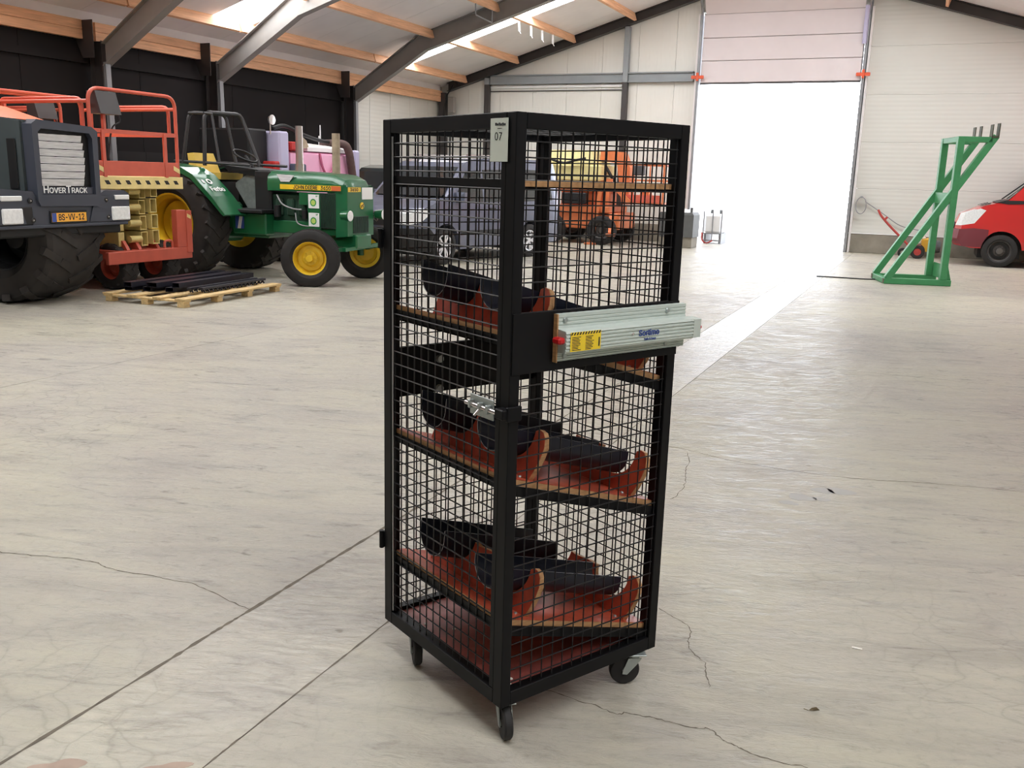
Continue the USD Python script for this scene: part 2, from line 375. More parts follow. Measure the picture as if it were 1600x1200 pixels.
for k, (path, w) in enumerate([
        ([(-2.14, 1.2), (-2.14, 2.0), (-2.142, 2.3), (-2.138, 2.5), (-2.141, 2.9), (-2.138, 3.4), (-2.14, 4.6), (-2.14, 6.5)], 0.022),
        ([(-1.64, 1.6), (-1.641, 1.85), (-1.64, 2.2), (-1.639, 2.56), (-1.64, 3.2), (-1.64, 4.5), (-1.64, 7.0)], 0.010),
        ([(-3.6, 2.38), (-3.4, 2.39), (-3.06, 2.51), (-2.85, 2.49), (-2.51, 2.53), (-2.14, 2.46)], 0.007),
        ([(-1.1, 2.5), (-0.91, 2.46), (-0.72, 2.445), (-0.64, 2.46), (-0.48, 2.48), (-0.42, 2.47), (-0.32, 2.42), (-0.14, 2.42), (0.1, 2.40)], 0.006),
        ([(-0.78, 3.19), (-0.67, 3.1), (-0.62, 2.94), (-0.53, 2.82), (-0.48, 2.71)], 0.005),
        ([(-1.19, 5.3), (-1.09, 4.87), (-1.05, 4.65), (-1.06, 4.41)], 0.006),
        ([(-1.5, 5.36), (-1.24, 5.35), (-0.8, 5.25), (-0.34, 5.23), (0.2, 5.36), (0.63, 5.46), (1.4, 5.5)], 0.007),
        ([(-1.6, 8.5), (-0.6, 8.5), (0.87, 8.54), (2.0, 8.6)], 0.007)]):
    part(fl, 'crack', ribbon(path, w, 100+k, jitter=0.0005 if k < 2 else 0.010), 'crack_dark', kind=None)
for cx, cy, rx, ry, a in [(-0.45, 4.78, .07, .05, .2), (-0.36, 4.95, .06, .045, .5), (-0.27, 4.98, .075, .05, .1), (-0.35, 4.80, .045, .03, .0), (-0.5, 4.66, .05, .03, .4)]:
    ang = np.linspace(0, 2*PI, 24, endpoint=False)
    rr = 1+0.12*np.sin(3*ang+a*7)
    part(fl, 'stain', prism(np.stack([cx+rx*rr*np.cos(ang), cy+ry*rr*np.sin(ang)], 1), -0.002, 0.0005, 'xy'), 'stain_grey')

for cx, cy, rx, ry, a in [(-1.985, 1.50, .07, .035, .55), (-1.72, 1.63, .06, .025, .6)]:
    ang = np.linspace(0, 2*PI, 28, endpoint=False); rr = 1+0.2*np.sin(3*ang+a*9)+0.1*np.sin(5*ang)
    part(fl, 'stain', shift(rot(prism(np.stack([rx*rr*np.cos(ang), ry*rr*np.sin(ang)], 1), -0.002, 0.0005, 'xy'), a), cx, cy, 0), 'stain_rust')

# left wall: dark cladding in the first bays, cream panels in the last one; a low dark base
wl = struct_x('wall_left', 'hall side wall, charcoal cladding with a cream last bay')
def yz_panel(y0, y1, z0, z1, x0, x1): return box(x0, x1, y0+0.004, y1-0.004, z0, z1)
y = YB
while y < 19.6-0.01:
    y2 = min(y+2.45, 19.6)
    part(wl, 'cladding_panel', yz_panel(y, y2, 1.86, Z0+0.1, XL-0.25, XL-0.12), 'dark_cladding')
    part(wl, 'base_panel', yz_panel(y, y2, 0, 1.86, XL-0.25, XL-0.08), 'dark_base'); y = y2
for y in (19.6, 20.6, 21.6, 22.6, 23.6):
    part(wl, 'cream_panel', yz_panel(y, min(y+1, YE+0.15), 0, Z0+0.1, XL-0.25, XL-0.10), 'wall_ribbed')
part(wl, 'top_batten', box(XL-0.13, XL-0.05, YB, 19.6, 3.28, 3.40), 'dark_cladding')
part(wl, 'backing', box(XL-0.40, XL-0.26, YB-.3, YE+0.3, 0, Z0+0.2), 'dark_base')
wr = struct_x('wall_right', 'hall side wall, cream panels')
for y in np.arange(YB, YE, 3.35):
    part(wr, 'cream_panel', yz_panel(y, min(y+3.35, YE+0.15), 0, Z0+0.1, XR, XR+0.15), 'wall_ribbed')
bw = prism([(XL-0.2, 0), (XR+0.2, 0), (XR+0.2, Z0), (RX, ZR+0.1), (XL-0.2, Z0)], YB-0.2, YB, 'xz')
struct('wall_back', bw, 'wall_ribbed', 'cream gable wall behind the viewer')

# end wall with the big door: upright panels left of the door, level panels right of it
DX0, DX1, DZ = -5.85, -1.87, 4.08
we = struct_x('wall_end', 'cream panelled gable wall around the open sectional door')
gable = Polygon([(XL-0.2, 0.46), (XR+0.2, 0.46), (XR+0.2, Z0), (RX, ZR+0.02), (XL-0.2, Z0)])
hole = sbox(DX0, -1, DX1, 5.80)
for x in np.arange(XL-0.2, DX0-0.01, 1.0):
    g = gable.intersection(sbox(x+0.003, 0, min(x+1, DX0)-0.003, 9)).difference(hole)
    for z0, z1 in ((0.46, 4.24), (4.25, 9)):
        q = g.intersection(sbox(-20, z0, 20, z1))
        if q.area > 0.01: part(we, 'upright_panel', prism(q, YE, YE+0.15, 'xz'), 'wall_upright')
for z in np.arange(0.46, 7, 1.1):
    q = gable.intersection(sbox(DX1, z+0.002, XR+1, z+1.1-0.002))
    if q.area > 0.01: part(we, 'level_panel', prism(q, YE, YE+0.15, 'xz'), 'wall_ribbed')
q = gable.intersection(sbox(DX0, 5.8, DX1, 9))
part(we, 'header_panel', prism(q, YE, YE+0.15, 'xz'), 'wall_ribbed')
part(we, 'plinth', box(XL-0.2, DX0-0.02, YE-0.06, YE+0.2, 0, 0.46, 0.008), 'concrete_plinth')
part(we, 'plinth', box(DX1+0.02, XR+0.2, YE-0.06, YE+0.2, 0, 0.46, 0.008), 'concrete_plinth')
part(we, 'ledge_trim', box(DX1+0.02, XR, YE-0.07, YE-0.005, 0.462, 0.482), 'white_plastic')

part(we, 'backing', cat(box(XL-0.2, DX0-0.12, YE+0.16, YE+0.2, 0, 4.5), box(DX1+0.12, XR+0.2, YE+0.16, YE+0.2, 0, 4.2), prism(gable.difference(sbox(-20, 0, 20, 4.0)).difference(hole), YE+0.16, YE+0.2, 'xz')), 'dark_base')
# gable posts and the girt between them
for x in (-11.87, -7.80):
    part(we, 'gable_post', box(x-0.07, x+0.07, YE-0.16, YE-0.01, 0.0, 4.12, 0.006), 'dark_steel')
    part(we, 'gable_post', box(x-0.07, x+0.07, YE-0.16, YE-0.01, 4.12, zc(x)-0.25, 0.006), 'girt')
part(we, 'girt', cat(box(-11.79, -7.88, YE-0.10, YE-0.01, 4.13, 4.36, 0.004), box(-11.79, -7.88, YE-0.16, YE-0.01, 4.34, 4.37), box(-11.79, -7.88, YE-0.16, YE-0.01, 4.12, 4.14)), 'girt')
part(we, 'girt', cat(box(-7.72, -5.98, YE-0.10, YE-0.01, 4.13, 4.36, 0.004), box(-7.72, -5.98, YE-0.16, YE-0.01, 4.34, 4.37), box(-7.72, -5.98, YE-0.16, YE-0.01, 4.12, 4.14)), 'girt')
part(we, 'flashing', box(-11.79, -7.88, YE-0.05, YE-0.003, 4.02, 4.08), 'white_plastic')
part(we, 'flashing', box(-11.79, -7.88, YE-0.04, YE-0.003, 3.93, 3.955), 'dark_steel')

# sectional door, raised: three upright sections in view, the rest running back under the roof
dr = struct_x('door_1', 'raised white sectional door over the open doorway')
for z0, z1 in ((4.08, 4.60), (4.61, 5.15), (5.16, 5.72)):
    part(dr, 'section', box(DX0+0.06, DX1-0.06, YE-0.14, YE-0.06, z0, z1, 0.012), 'door_panel')
p = [(YE-0.12, 5.74), (YE-0.42, 6.14), (YE-0.90, 6.38), (YE-1.42, 6.52), (YE-1.94, 6.62)]
for a, b in zip(p, p[1:]):
    part(dr, 'section', bar((-3.86, a[0], a[1]), (-3.86, b[0]+0.01, b[1]), 3.78, 0.06), 'door_panel')
part(dr, 'backing', box(DX0+0.05, DX1-0.05, YE-0.055, YE-0.045, 4.06, 5.75), 'rafter_steel')
part(dr, 'bottom_seal', box(DX0+0.06, DX1-0.06, YE-0.13, YE-0.07, 4.045, 4.08), 'dark_steel')
for x, s in ((DX0, 1), (DX1, -1)):
    part(dr, 'guide_rail', cat(box(x-0.03, x+0.03, YE-0.20, YE-0.005, 0, 5.7), box(x-0.05*(s > 0)-0.0, x+0.05*(s < 0)+0.0, YE-0.03, YE-0.002, 0, 5.9)), 'galv')
    part(dr, 'jamb_trim', box(min(x-0.10*s, x-0.05*s), max(x-0.10*s, x-0.05*s), YE-0.10, YE+0.15, 0, 5.75), 'tank_white')
    part(dr, 'bumper_bracket', cat(box(x-0.16, x+0.16, YE-0.24, YE-0.20, 4.17, 4.25, 0.01), box(x-0.03, x+0.03, YE-0.26, YE-0.2, 4.12, 4.32, 0.01)), 'orange_plastic')
    part(dr, 'upper_track', tube(fillet([(x, YE-0.1, 5.6), (x, YE-0.12, 5.80), (x, YE-0.5, 6.28), (x, YE-2.1, 6.70)], 0.3), 0.03, 6), 'galv')
part(dr, 'spring_tube', cyl((DX1-0.05, YE-0.24, 4.9), (DX1-0.05, YE-0.24, 5.75), 0.05), 'tank_violet')

# roof: sheets across the slope, with translucent ones between
rf = struct_x('ceiling', 'pale sandwich-panel roof underside with translucent daylight sheets')
lights = [(20.1, 21.25), (14.0, 15.1), (8.4, 9.5), (3.2, 4.3), (0.7, 1.8)]
def roof_strip(y0, y1, xa, xb, t0, t1):
    pts = [(xa, zc(xa)), (xb, zc(xb))]
    return prism([(xa, zc(xa)+t0), (xb, zc(xb)+t0), (xb, zc(xb)+t1), (xa, zc(xa)+t1)], y0, y1, 'xz')
cuts = []; y = YB-0.2
for a, b in sorted(lights):
    n = max(1, round((a-y)/1.05)); cuts += [(y+(a-y)*k/n, y+(a-y)*(k+1)/n, False) for k in range(n)]; cuts.append((a, b, True)); y = b
n = round((YE+0.2-y)/1.05); cuts += [(y+(YE+0.2-y)*k/n, y+(YE+0.2-y)*(k+1)/n, False) for k in range(n)]
for y0, y1, lit in cuts:
    for xa, xb in ((XL-0.35, RX), (RX, XR+0.35)):
        if not (lit and ((xa < RX and y0 > 3) or (xa > XL and (y0 > 10 or y0 < 2)))):
            part(rf, 'roof_panel', roof_strip(y0+0.003, y1-0.003, xa, xb, 0.0, 0.08), 'roof_panel')
        else:
            la, lb = (xa+1.1, xb-1.0) if xa < RX else (xa+1.0, xb-1.1)
            part(rf, 'roof_panel', roof_strip(y0+0.003, y1-0.003, xa, la, 0.0, 0.08), 'roof_panel')
            part(rf, 'roof_panel', roof_strip(y0+0.003, y1-0.003, lb, xb, 0.0, 0.08), 'roof_panel')
            part(rf, 'daylight_sheet', roof_strip(y0, y1, la, lb, 0.012, 0.03), 'skylight')
part(rf, 'weather_skin', cat(roof_strip(YB-.3, YE+.3, XL-.5, RX, 0.10, 0.14), roof_strip(YB-.3, YE+.3, RX, XR+.5, 0.10, 0.14)), 'roof_panel')

# steel frames across the hall
def rafter(x0, x1, y, d, cranked, w=0.17):
    """I-section from the eave (x0) to the ridge (x1); the portal rafters are cranked down to the column."""
    out = []; e = 1 if x1 > x0 else -1
    if cranked:
        X = np.array([x0, x0+e*1.75, x1]); top = np.array([3.60, zc(x0+e*1.75)-0.005, zc(x1)-0.005])
        XB = np.array([x0, x0+e*1.98, x1]); bot = np.array([3.24, zc(x0+e*1.98)-d-0.02, zc(x1)-d])
    else:
        X = XB = np.array([x0, x1]); top = np.array([zc(x) for x in X]); bot = top-d
    out.append(prism(list(zip(X, top-0.004))+list(zip(XB[::-1], bot[::-1]+0.004)), y-0.006, y+0.006, 'xz'))
    for XX, Z, o in ((X, top, -0.007), (XB, bot, 0.0)):
        for k in range(len(XX)-1):
            out.append(bar((XX[k], y, Z[k]+o), (XX[k+1], y, Z[k+1]+o), w, 0.014, up=(0, 0, 1)))
    return cat(*out)
trim = {}
for k, y in enumerate((19.4, 14.7, 11.95, 7.2, 2.2, -2.8, -7.8)):
    f = struct_x(f'trim_{k+1}', 'dark grey steel portal frame across the hall')
    part(f, 'rafter', rafter(XL+0.27, RX, y, 0.38, True), 'rafter_steel')
    part(f, 'rafter', rafter(XR-0.27, RX, y, 0.38, True), 'rafter_steel')
    for x, s in ((XL, 1), (XR, -1)):
        a, b = sorted((x+0.0*s, x+0.28*s))
        part(f, 'column', cat(box(a, b, y-0.006, y+0.006, 0, 3.64), box(a, a+0.014, y-0.09, y+0.09, 0, 3.64), box(b-0.014, b, y-0.09, y+0.09, 0, 3.64)), 'dark_steel')
        if s > 0 and k < 4:
            part(f, 'downpipe', bar((x+0.34, y-0.02, 0.3), (x+0.30, y-0.02, 3.30), 0.10, 0.07), 'galv', label='pale galvanised upright in front of the dark column')
            part(f, 'knee_plate', prism([(x+0.02, 3.35), (x+0.28, 3.35), (x+0.28, 3.95), (x-0.25, 3.95)], y-0.25, y-0.235, 'xz'), 'dark_steel')
f = struct_x('trim_8', 'dark steel rafters along the end gable')
part(f, 'rafter', rafter(XL+0.2, RX, YE-0.13, 0.23, False, 0.2), 'dark_steel')
part(f, 'rafter', rafter(XR-0.2, RX, YE-0.13, 0.23, False, 0.2), 'dark_steel')
part(f, 'corner_box', box(XL+0.30, XL+0.48, YE-0.35, YE-0.18, 3.35, 3.78, 0.01), 'rafter_steel')
part(f, 'corner_post', box(XL-0.02, XL+0.18, YE-0.3, YE-0.12, 0, 3.9), 'dark_steel')
part(f, 'drain_hose', tube(smooth_path([(XL+0.45, YE-0.3, 4.1), (XL+0.25, YE-0.32, 3.8), (XL+0.18, YE-0.34, 3.4), (XL+0.16, YE-0.34, 3.0)]), 0.02, 6), 'black_plastic')

# timber purlins between the frames and the doubled eave beams
frames = sorted((YE-0.2, 19.4, 14.7, 11.95, 7.2, 2.2, -2.8, -7.8))
pk = struct_x('trim_9', 'orange-brown timber purlins and eave beams under the roof')
for a, b in zip(frames, frames[1:]):
    for x in (-12.5, -10.9, -9.25, -7.6, -5.95, -1.85, -0.2, 1.45, 3.1, 4.7):
        sgn = SL if x < RX else -SL
        part(pk, 'purlin', bar((x, a+0.02, zc(x)-0.10), (x, b-0.02, zc(x)-0.10), 0.065, 0.19, up=(-sgn, 0, 1)), 'timber')
    for x in (XL, XR):
        for z0, z1 in ((3.655, 3.80), (3.805, 3.955)):
            part(pk, 'eave_beam', box(x-0.05, x+0.05, a+0.02, b-0.02, z0, z1, 0.004), 'timber')
    for x in (XL-0.05, XR+0.05):
        part(pk, 'eave_board', box(x-0.04, x+0.02, a, b, 3.955, Z0+0.12), 'roof_panel')

# outside the door
struct('ground', box(-60, 60, YE+0.25, 90, -0.25, -0.02), 'outside_ground', 'bright pale yard outside the door')

# ================================================================== the mesh trolley
CX, CY, CA, TA, TB, TZ0, TH = -0.9597, 2.1336, 1.0758, 0.6674, 0.6311, 0.1112, 1.7582
ct = thing('mesh_trolley', 'tall black steel mesh cage trolley on castors with sloping red shelves, standing in the foreground', 'trolley', (CX, CY, 0), CA)
PW, PD = 0.046, 0.034        # posts: width on the door side, width on the other side
for x0, x1, y0, y1 in ((0, PD, 0, 0.040), (0, PD, TA-PW, TA), (TB-PD, TB, 0, PW), (TB-PD, TB, TA-PW, TA)):
    part(ct, 'post', box(x0, x1, y0, y1, TZ0, TH, 0.002), 'black_paint')
for z0, z1 in ((TZ0, TZ0+0.044), (TH-0.040, TH)):
    for x0, x1, y0, y1 in ((0, PD, 0.040, TA-PW), (TB-PD, TB, PW, TA-PW), (PD, TB-PD, 0, PD), (PD, TB-PD, TA-PD, TA)):
        part(ct, 'rail', box(x0, x1, y0+0.0005, y1-0.0005, z0, z1, 0.002), 'black_paint')

def wire_panel(along, fixed, lo, hi, z0, z1, r=0.0021, step=0.0398, off=0.0042):
    """Welded wire mesh: along 'x' or 'y' at a fixed other coordinate."""
    out = []
    P = (lambda u, z, d: (fixed+d, u, z)) if along == 'y' else (lambda u, z, d: (u, fixed+d, z))
    n = int(round((hi-lo)/step)); k = int(round((z1-z0)/step))
    for i in range(n+1):
        u = lo+(hi-lo)*i/n; out.append(tube([P(u, z0, 0), P(u, z1, 0)], r, 6))
    for j in range(k+1):
        z = z0+(z1-z0)*j/k; out.append(tube([P(lo, z, off), P(hi, z, off)], r, 6))
    return cat(*out)
zw0, zw1 = TZ0+0.03, TH-0.03
# door (the side with the latch): stile, mesh, bare bright edge, shelf-height bars
dp = part(ct, 'door_mesh', wire_panel('y', 0.012, 0.066, TA-PW-0.006, zw0, zw1, off=-0.0042), 'black_wire', label='black welded mesh of the door side')
part(dp, 'stile', box(0.001, 0.026, 0.041, 0.062, TZ0+0.046, TH-0.042, 0.002), 'black_paint')
part(dp, 'bare_edge', box(0.002, 0.006, TA-PW-0.0075, TA-PW-0.003, TZ0+0.05, TH-0.05), 'wire_edge', label='bright bare steel edge')
part(dp, 'hinge', cat(cyl((-0.006, TA+0.008, 0.372), (-0.006, TA+0.008, 0.432), 0.008, 10), box(-0.004, 0.02, TA-0.002, TA+0.010, 0.375, 0.43)), 'black_paint')
part(dp, 'hinge', cat(cyl((-0.006, TA+0.008, 1.372), (-0.006, TA+0.008, 1.432), 0.008, 10), box(-0.004, 0.02, TA-0.002, TA+0.010, 1.375, 1.43)), 'black_paint')
part(ct, 'side_mesh', wire_panel('x', 0.012, PD+0.004, TB-PD-0.004, zw0, zw1, off=-0.0042), 'black_wire')
part(ct, 'side_mesh', wire_panel('x', TA-0.012, PD+0.004, TB-PD-0.004, zw0, zw1, off=0.0042), 'black_wire')
part(ct, 'back_mesh', wire_panel('y', TB-0.012, PW+0.004, TA-PW-0.004, zw0, zw1, off=0.0042), 'black_wire')
roof_w = [tube([(x, 0.03, TH-0.02), (x, TA-0.03, TH-0.02)], 0.0021, 6) for x in np.linspace(PD+0.004, TB-PD-0.004, 15)]+[tube([(0.03, y, TH-0.016), (TB-0.03, y, TH-0.016)], 0.0021, 6) for y in np.linspace(0.045, TA-0.045, 16)]
part(ct, 'roof_mesh', cat(*roof_w), 'black_wire')
# slide bolt on the door and its keeper on the post
lt = part(ct, 'latch_plate', box(-0.010, -0.006, 0.055, 0.165, 0.955, 1.012, 0.001), 'zinc', label='galvanised slide bolt')
part(lt, 'bolt', cyl((-0.018, 0.012, 0.985), (-0.018, 0.175, 0.985), 0.006, 10), 'chrome')
part(lt, 'bolt_knob', cyl((-0.018, 0.10, 0.985), (-0.034, 0.11, 0.962), 0.004, 8), 'chrome')
for y in (0.068, 0.105, 0.15):
    part(lt, 'staple', cat(box(-0.026, -0.009, y-0.005, y+0.005, 0.974, 0.998, 0.002)), 'zinc')
part(ct, 'keeper', cat(box(-0.026, 0.03, -0.008, 0.03, 0.972, 1.0, 0.003), box(-0.012, 0.036, -0.012, -0.001, 0.966, 1.006, 0.002)), 'black_paint', label='black latch keeper on the corner post')
# wide mounting plates
part(ct, 'mounting_plate', box(PD-0.03, TB-0.001, -0.004, 0.0, 1.09, 1.253, 0.001), 'black_paint')
bp = part(ct, 'mounting_plate', box(PD+0.002, TB-0.004, TA-0.024, TA-0.018, 0.893, 1.056, 0.001), 'black_paint', label='wide black plate across the back side')
for z in (1.006, 0.905):
    part(bp, 'bolt', lathe([(0, -0.012), (0.012, -0.012), (0.014, -0.004), (0.014, 0.0), (0, 0.0)], 'y', 12, (0.195, TA-0.025, z)), 'zinc', label='grey bolt head')
# ribbed aluminium holder screwed on the plate
prof = [(0.0, 1.114)]
for z in (1.118, 1.124, 1.130, 1.136): prof += [(-0.013, z-0.0015), (-0.0105, z), (-0.013, z+0.0015)]
prof += [(-0.014, 1.141), (-0.046, 1.144)]
for z in (1.154, 1.164, 1.174, 1.184, 1.194): prof += [(-0.050, z-0.003), (-0.0465, z), (-0.050, z+0.003)]
prof += [(-0.046, 1.203), (-0.014, 1.206)]
for z in (1.214, 1.224, 1.234): prof += [(-0.013, z-0.0025), (-0.0105, z), (-0.013, z+0.0025)]
prof += [(-0.013, 1.244), (0.0, 1.246)]
poly = Polygon([(a-0.004, b) for a, b in prof])
hd = part(ct, 'tool_holder', prism(poly, 0.145, 0.645, 'yz'), 'aluminium', label='ribbed grey aluminium holder with blue lettering and a yellow label')
mid = Polygon([(-0.016, 1.142), (-0.0535, 1.146), (-0.0535, 1.201), (-0.016, 1.205)])
part(hd, 'raised_bar', cat(prism(mid, 0.645, 0.676, 'yz')), 'aluminium')
part(hd, 'end_strip', box(0.1405, 0.1445, -0.02, -0.004, 1.114, 1.246), 'ply_edge')
part(hd, 'end_clip', cat(box(0.126, 0.158, -0.048, -0.014, 1.168, 1.186, 0.005)), 'red_plastic', label='red end clip')
part(hd, 'end_clip', cat(box(0.670, 0.688, -0.050, -0.030, 1.168, 1.181, 0.004)), 'red_plastic', label='red end clip')
for z in (1.154, 1.194): part(hd, 'end_screw', cyl((0.672, -0.035, z), (0.680, -0.035, z), 0.005, 10), 'ink')
lb = part(hd, 'warning_label', box(0.159, 0.268, -0.0555, -0.0542, 1.148, 1.200), 'label_yellow', label='yellow label with a black striped edge and small print')
st = []
for i in range(11):
    x = 0.159+i*0.0099
    st.append(prism([(x, 1.1925), (x+0.0045, 1.1925), (x+0.0088, 1.1998), (x+0.0043, 1.1998)], -0.0562, -0.0556, 'xz'))
part(lb, 'stripes', cat(*st), 'ink')
pr = []
r_ = random.Random(3)
for col in (0.164, 0.212):
    for j in range(9):
        w = 0.024+0.014*r_.random() if j else 0.034
        pr.append(box(col, col+w*(0.8 if col > .2 else 0.9), -0.0562, -0.0556, 1.1865-j*0.0043-0.0009, 1.1865-j*0.0043+0.0006))
pr.append(box(0.2595, 0.2635, -0.0562, -0.0556, 1.156, 1.181))
part(lb, 'print', cat(*pr), 'ink')
part(hd, 'lettering', cat(text('Sortimo', 0.0165, (0.415, -0.0541, 1.170), (1, 0, 0), (0, 0, 1), 0.0012), text('Safe & Easy', 0.0062, (0.437, -0.0541, 1.1565), (1, 0, 0), (0, 0, 1), 0.0012)), 'blue_ink', label='blue lettering')
for i, x in enumerate((0.17, 0.565)):
    for z in (1.131, 1.229):
        part(hd, 'screw', lathe([(0, -0.018), (0.006, -0.018), (0.008, -0.014), (0.008, -0.012), (0, -0.012)], 'y', 12, (x, -0.004, z)), 'zinc')
part(hd, 'rivet', lathe([(0, -0.057), (0.003, -0.0565), (0.0045, -0.054), (0, -0.054)], 'y', 12, (0.392, 0, 1.178)), 'chrome')
# shelves
sh = part(ct, 'top_shelf', box(PD-0.008, TB-0.030, 0.028, TA-0.03, 1.576, 1.591, 0.001), 'ply_edge')
part(sh, 'facing', box(PD-0.006, TB-0.032, 0.030, TA-0.032, 1.5911, 1.5925), 'cabinet_grey')
part(sh, 'shelf_angle', cat(box(0.010, 0.014, 0.066, TA-PW-0.002, 1.566, 1.593), box(0.010, 0.034, 0.066, TA-PW-0.002, 1.566, 1.570)), 'black_paint')
part(sh, 'shelf_angle', cat(box(TB-0.016, TB-0.012, 0.05, TA-PW-0.002, 1.566, 1.593)), 'black_paint')
part(sh, 'shelf_angle', box(PD, TB-PD, TA-0.024, TA-0.02, 1.560, 1.576), 'black_paint')
bt = part(ct, 'bottom_board', box(PD-0.02, TB-0.02, 0.016, TA-0.02, 0.128, 0.143, 0.001), 'floor_ply', label='red-brown plywood bottom board')
for x, y in ((0.09, 0.07), (0.07, 0.05), (0.12, 0.42), (0.06, 0.50)):
    part(bt, 'crumb', lathe([(0, 0), (0.006, 0.001), (0.004, 0.004), (0, 0.005)], 'z', 7, (x, y, 0.1432)), 'chip_white')
KS = 0.31
def sloped(zt, n):
    """A shelf falling towards the back with two saddle boards that carry two half-pipe troughs."""
    x0, x1 = 0.020, TB-0.022
    z = lambda x: zt-KS*x
    T = 0.017
    a = math.atan(KS); nx, nz = math.sin(a), math.cos(a)
    b = part(ct, 'sloped_shelf', prism([(x0, z(x0)-T), (x1, z(x1)-T), (x1, z(x1)), (x0, z(x0))], 0.026, TA-0.026, 'xz'), 'ply_edge', label='plywood shelf sloping down to the back')
    part(b, 'red_facing', prism([(x0+0.001, z(x0)+0.0002), (x1-0.001, z(x1)+0.0002), (x1-0.001, z(x1)+0.0014), (x0+0.001, z(x0)+0.0014)], 0.027, TA-0.027, 'xz'), 'red_ply')
    for y0, y1 in ((0.018, 0.024), (TA-0.024, TA-0.018)):
        part(b, 'shelf_angle', prism([(PD, z(PD)-T-0.030), (TB-PD, z(TB-PD)-T-0.030), (TB-PD, z(TB-PD)-T), (PD, z(PD)-T)], y0, y1, 'xz'), 'black_paint')
    part(b, 'shelf_angle', cat(box(0.0135, 0.0175, 0.045, TA-PW+0.01, z(x0)-T-0.020, z(x0)-T+0.004), box(0.0135, 0.045, 0.045, TA-PW+0.01, z(x0)-T-0.022, z(x0)-T-0.016)), 'black_paint')
    part(b, 'shelf_angle', box(TB-0.019, TB-0.015, 0.05, TA-PW, z(x1)-T-0.020, z(x1)-T+0.004), 'black_paint')
    yc, R = (0.43, 0.150), 0.070
    # saddle outline (y, height above shelf): U cut-outs and a rounded outer horn
    H = 0.145
    out = Polygon([(0.050, 0), (0.036, 0.03), (0.024, 0.07), (0.020, 0.10), (0.026, 0.125), (0.040, 0.141), (0.058, H), (0.076, 0.136), (0.088, 0.12), (0.10, 0.12), (0.20, 0.12), (0.27, 0.125), (0.33, 0.12), (0.36, H-0.02), (0.50, H-0.04), (0.530, 0.10), (0.552, 0.06), (0.560, 0.0)])
    for c in yc:
        out = out.difference(Point(c, 0.068+R-0.015).buffer(R+0.006, 24)).difference(sbox(c-R-0.006, 0.068+R-0.015, c+R+0.006, 1))
    sx = (0.115, 0.525)
    for x in sx:
        v = prism(out, 0, 0.017, 'yz')
        V = np.array(v.vertices); V2 = V.copy()
        V2[:, 0] = x+V[:, 0]*nz+V[:, 2]*nx; V2[:, 2] = z(x)+0.0014-V[:, 0]*nx+V[:, 2]*nz
        core = trimesh.Trimesh(V2, v.faces, process=False)
        s = part(b, 'saddle_board', core, 'ply_edge', label='red-faced plywood saddle with round cut-outs')
        for d0, d1 in ((-0.0012, -0.0002), (0.0172, 0.0182)):
            w = prism(out.buffer(-0.0012), d0, d1, 'yz'); V = np.array(w.vertices); V2 = V.copy()
            V2[:, 0] = x+V[:, 0]*nz+V[:, 2]*nx; V2[:, 2] = z(x)+0.0014-V[:, 0]*nx+V[:, 2]*nz
            part(s, 'red_facing', trimesh.Trimesh(V2, w.faces, process=False), 'red_ply')
        part(s, 'screw', lathe([(0, 0), (0.006, 0.001), (0.004, 0.004), (0, 0.005)], 'z', 8, (x-0.012, 0.075, z(x-0.012)+0.0016)), 'zinc')
    for k, c in enumerate(yc):
        # U-shaped trough lying in the saddles
        hh = 0.115 if k == 0 else 0.095
        ang = np.linspace(PI, 2*PI, 22)
        oy = np.concatenate([[c-R], c+R*np.cos(ang), [c+R]]); oz = np.concatenate([[hh+0.045], 0.068+R-0.015+R*np.sin(ang), [hh+0.045]])
        r2 = R-0.004
        iy = np.concatenate([[c-r2], c+r2*np.cos(ang), [c+r2]])[::-1]; iz = np.concatenate([[hh+0.045], 0.068+R-0.015+r2*np.sin(ang), [hh+0.045]])[::-1]
        U = Polygon(np.stack([np.concatenate([oy, iy]), np.concatenate([oz, iz])], 1))
        L0, L1 = (0.028, 0.49) if k == 0 else (0.045, 0.525)
        for nm, A, B, mm, UU in (('trough', L0, L1, 'trough', U), ('rim', L0-0.0015, L0, 'wire_edge', U.buffer(-0.0012))):
            v = prism(UU, 0, (B-A)/nz if nm == 'trough' else 0.0015, 'yz'); V = np.array(v.vertices); V2 = V.copy()
            V2[:, 0] = A+V[:, 0]*nz+V[:, 2]*nx*0.3; V2[:, 2] = z(A)-V[:, 0]*nx+V[:, 2]*nz
            mesh_ = trimesh.Trimesh(V2, v.faces, process=False)
            if nm == 'trough': tp = part(b, 'trough', mesh_, mm, smooth=25, label='black half-pipe trough')
            elif UU.area > 0: part(tp, 'rim', mesh_, mm)
sloped(1.205, 1); sloped(0.802, 2); sloped(0.381, 3)

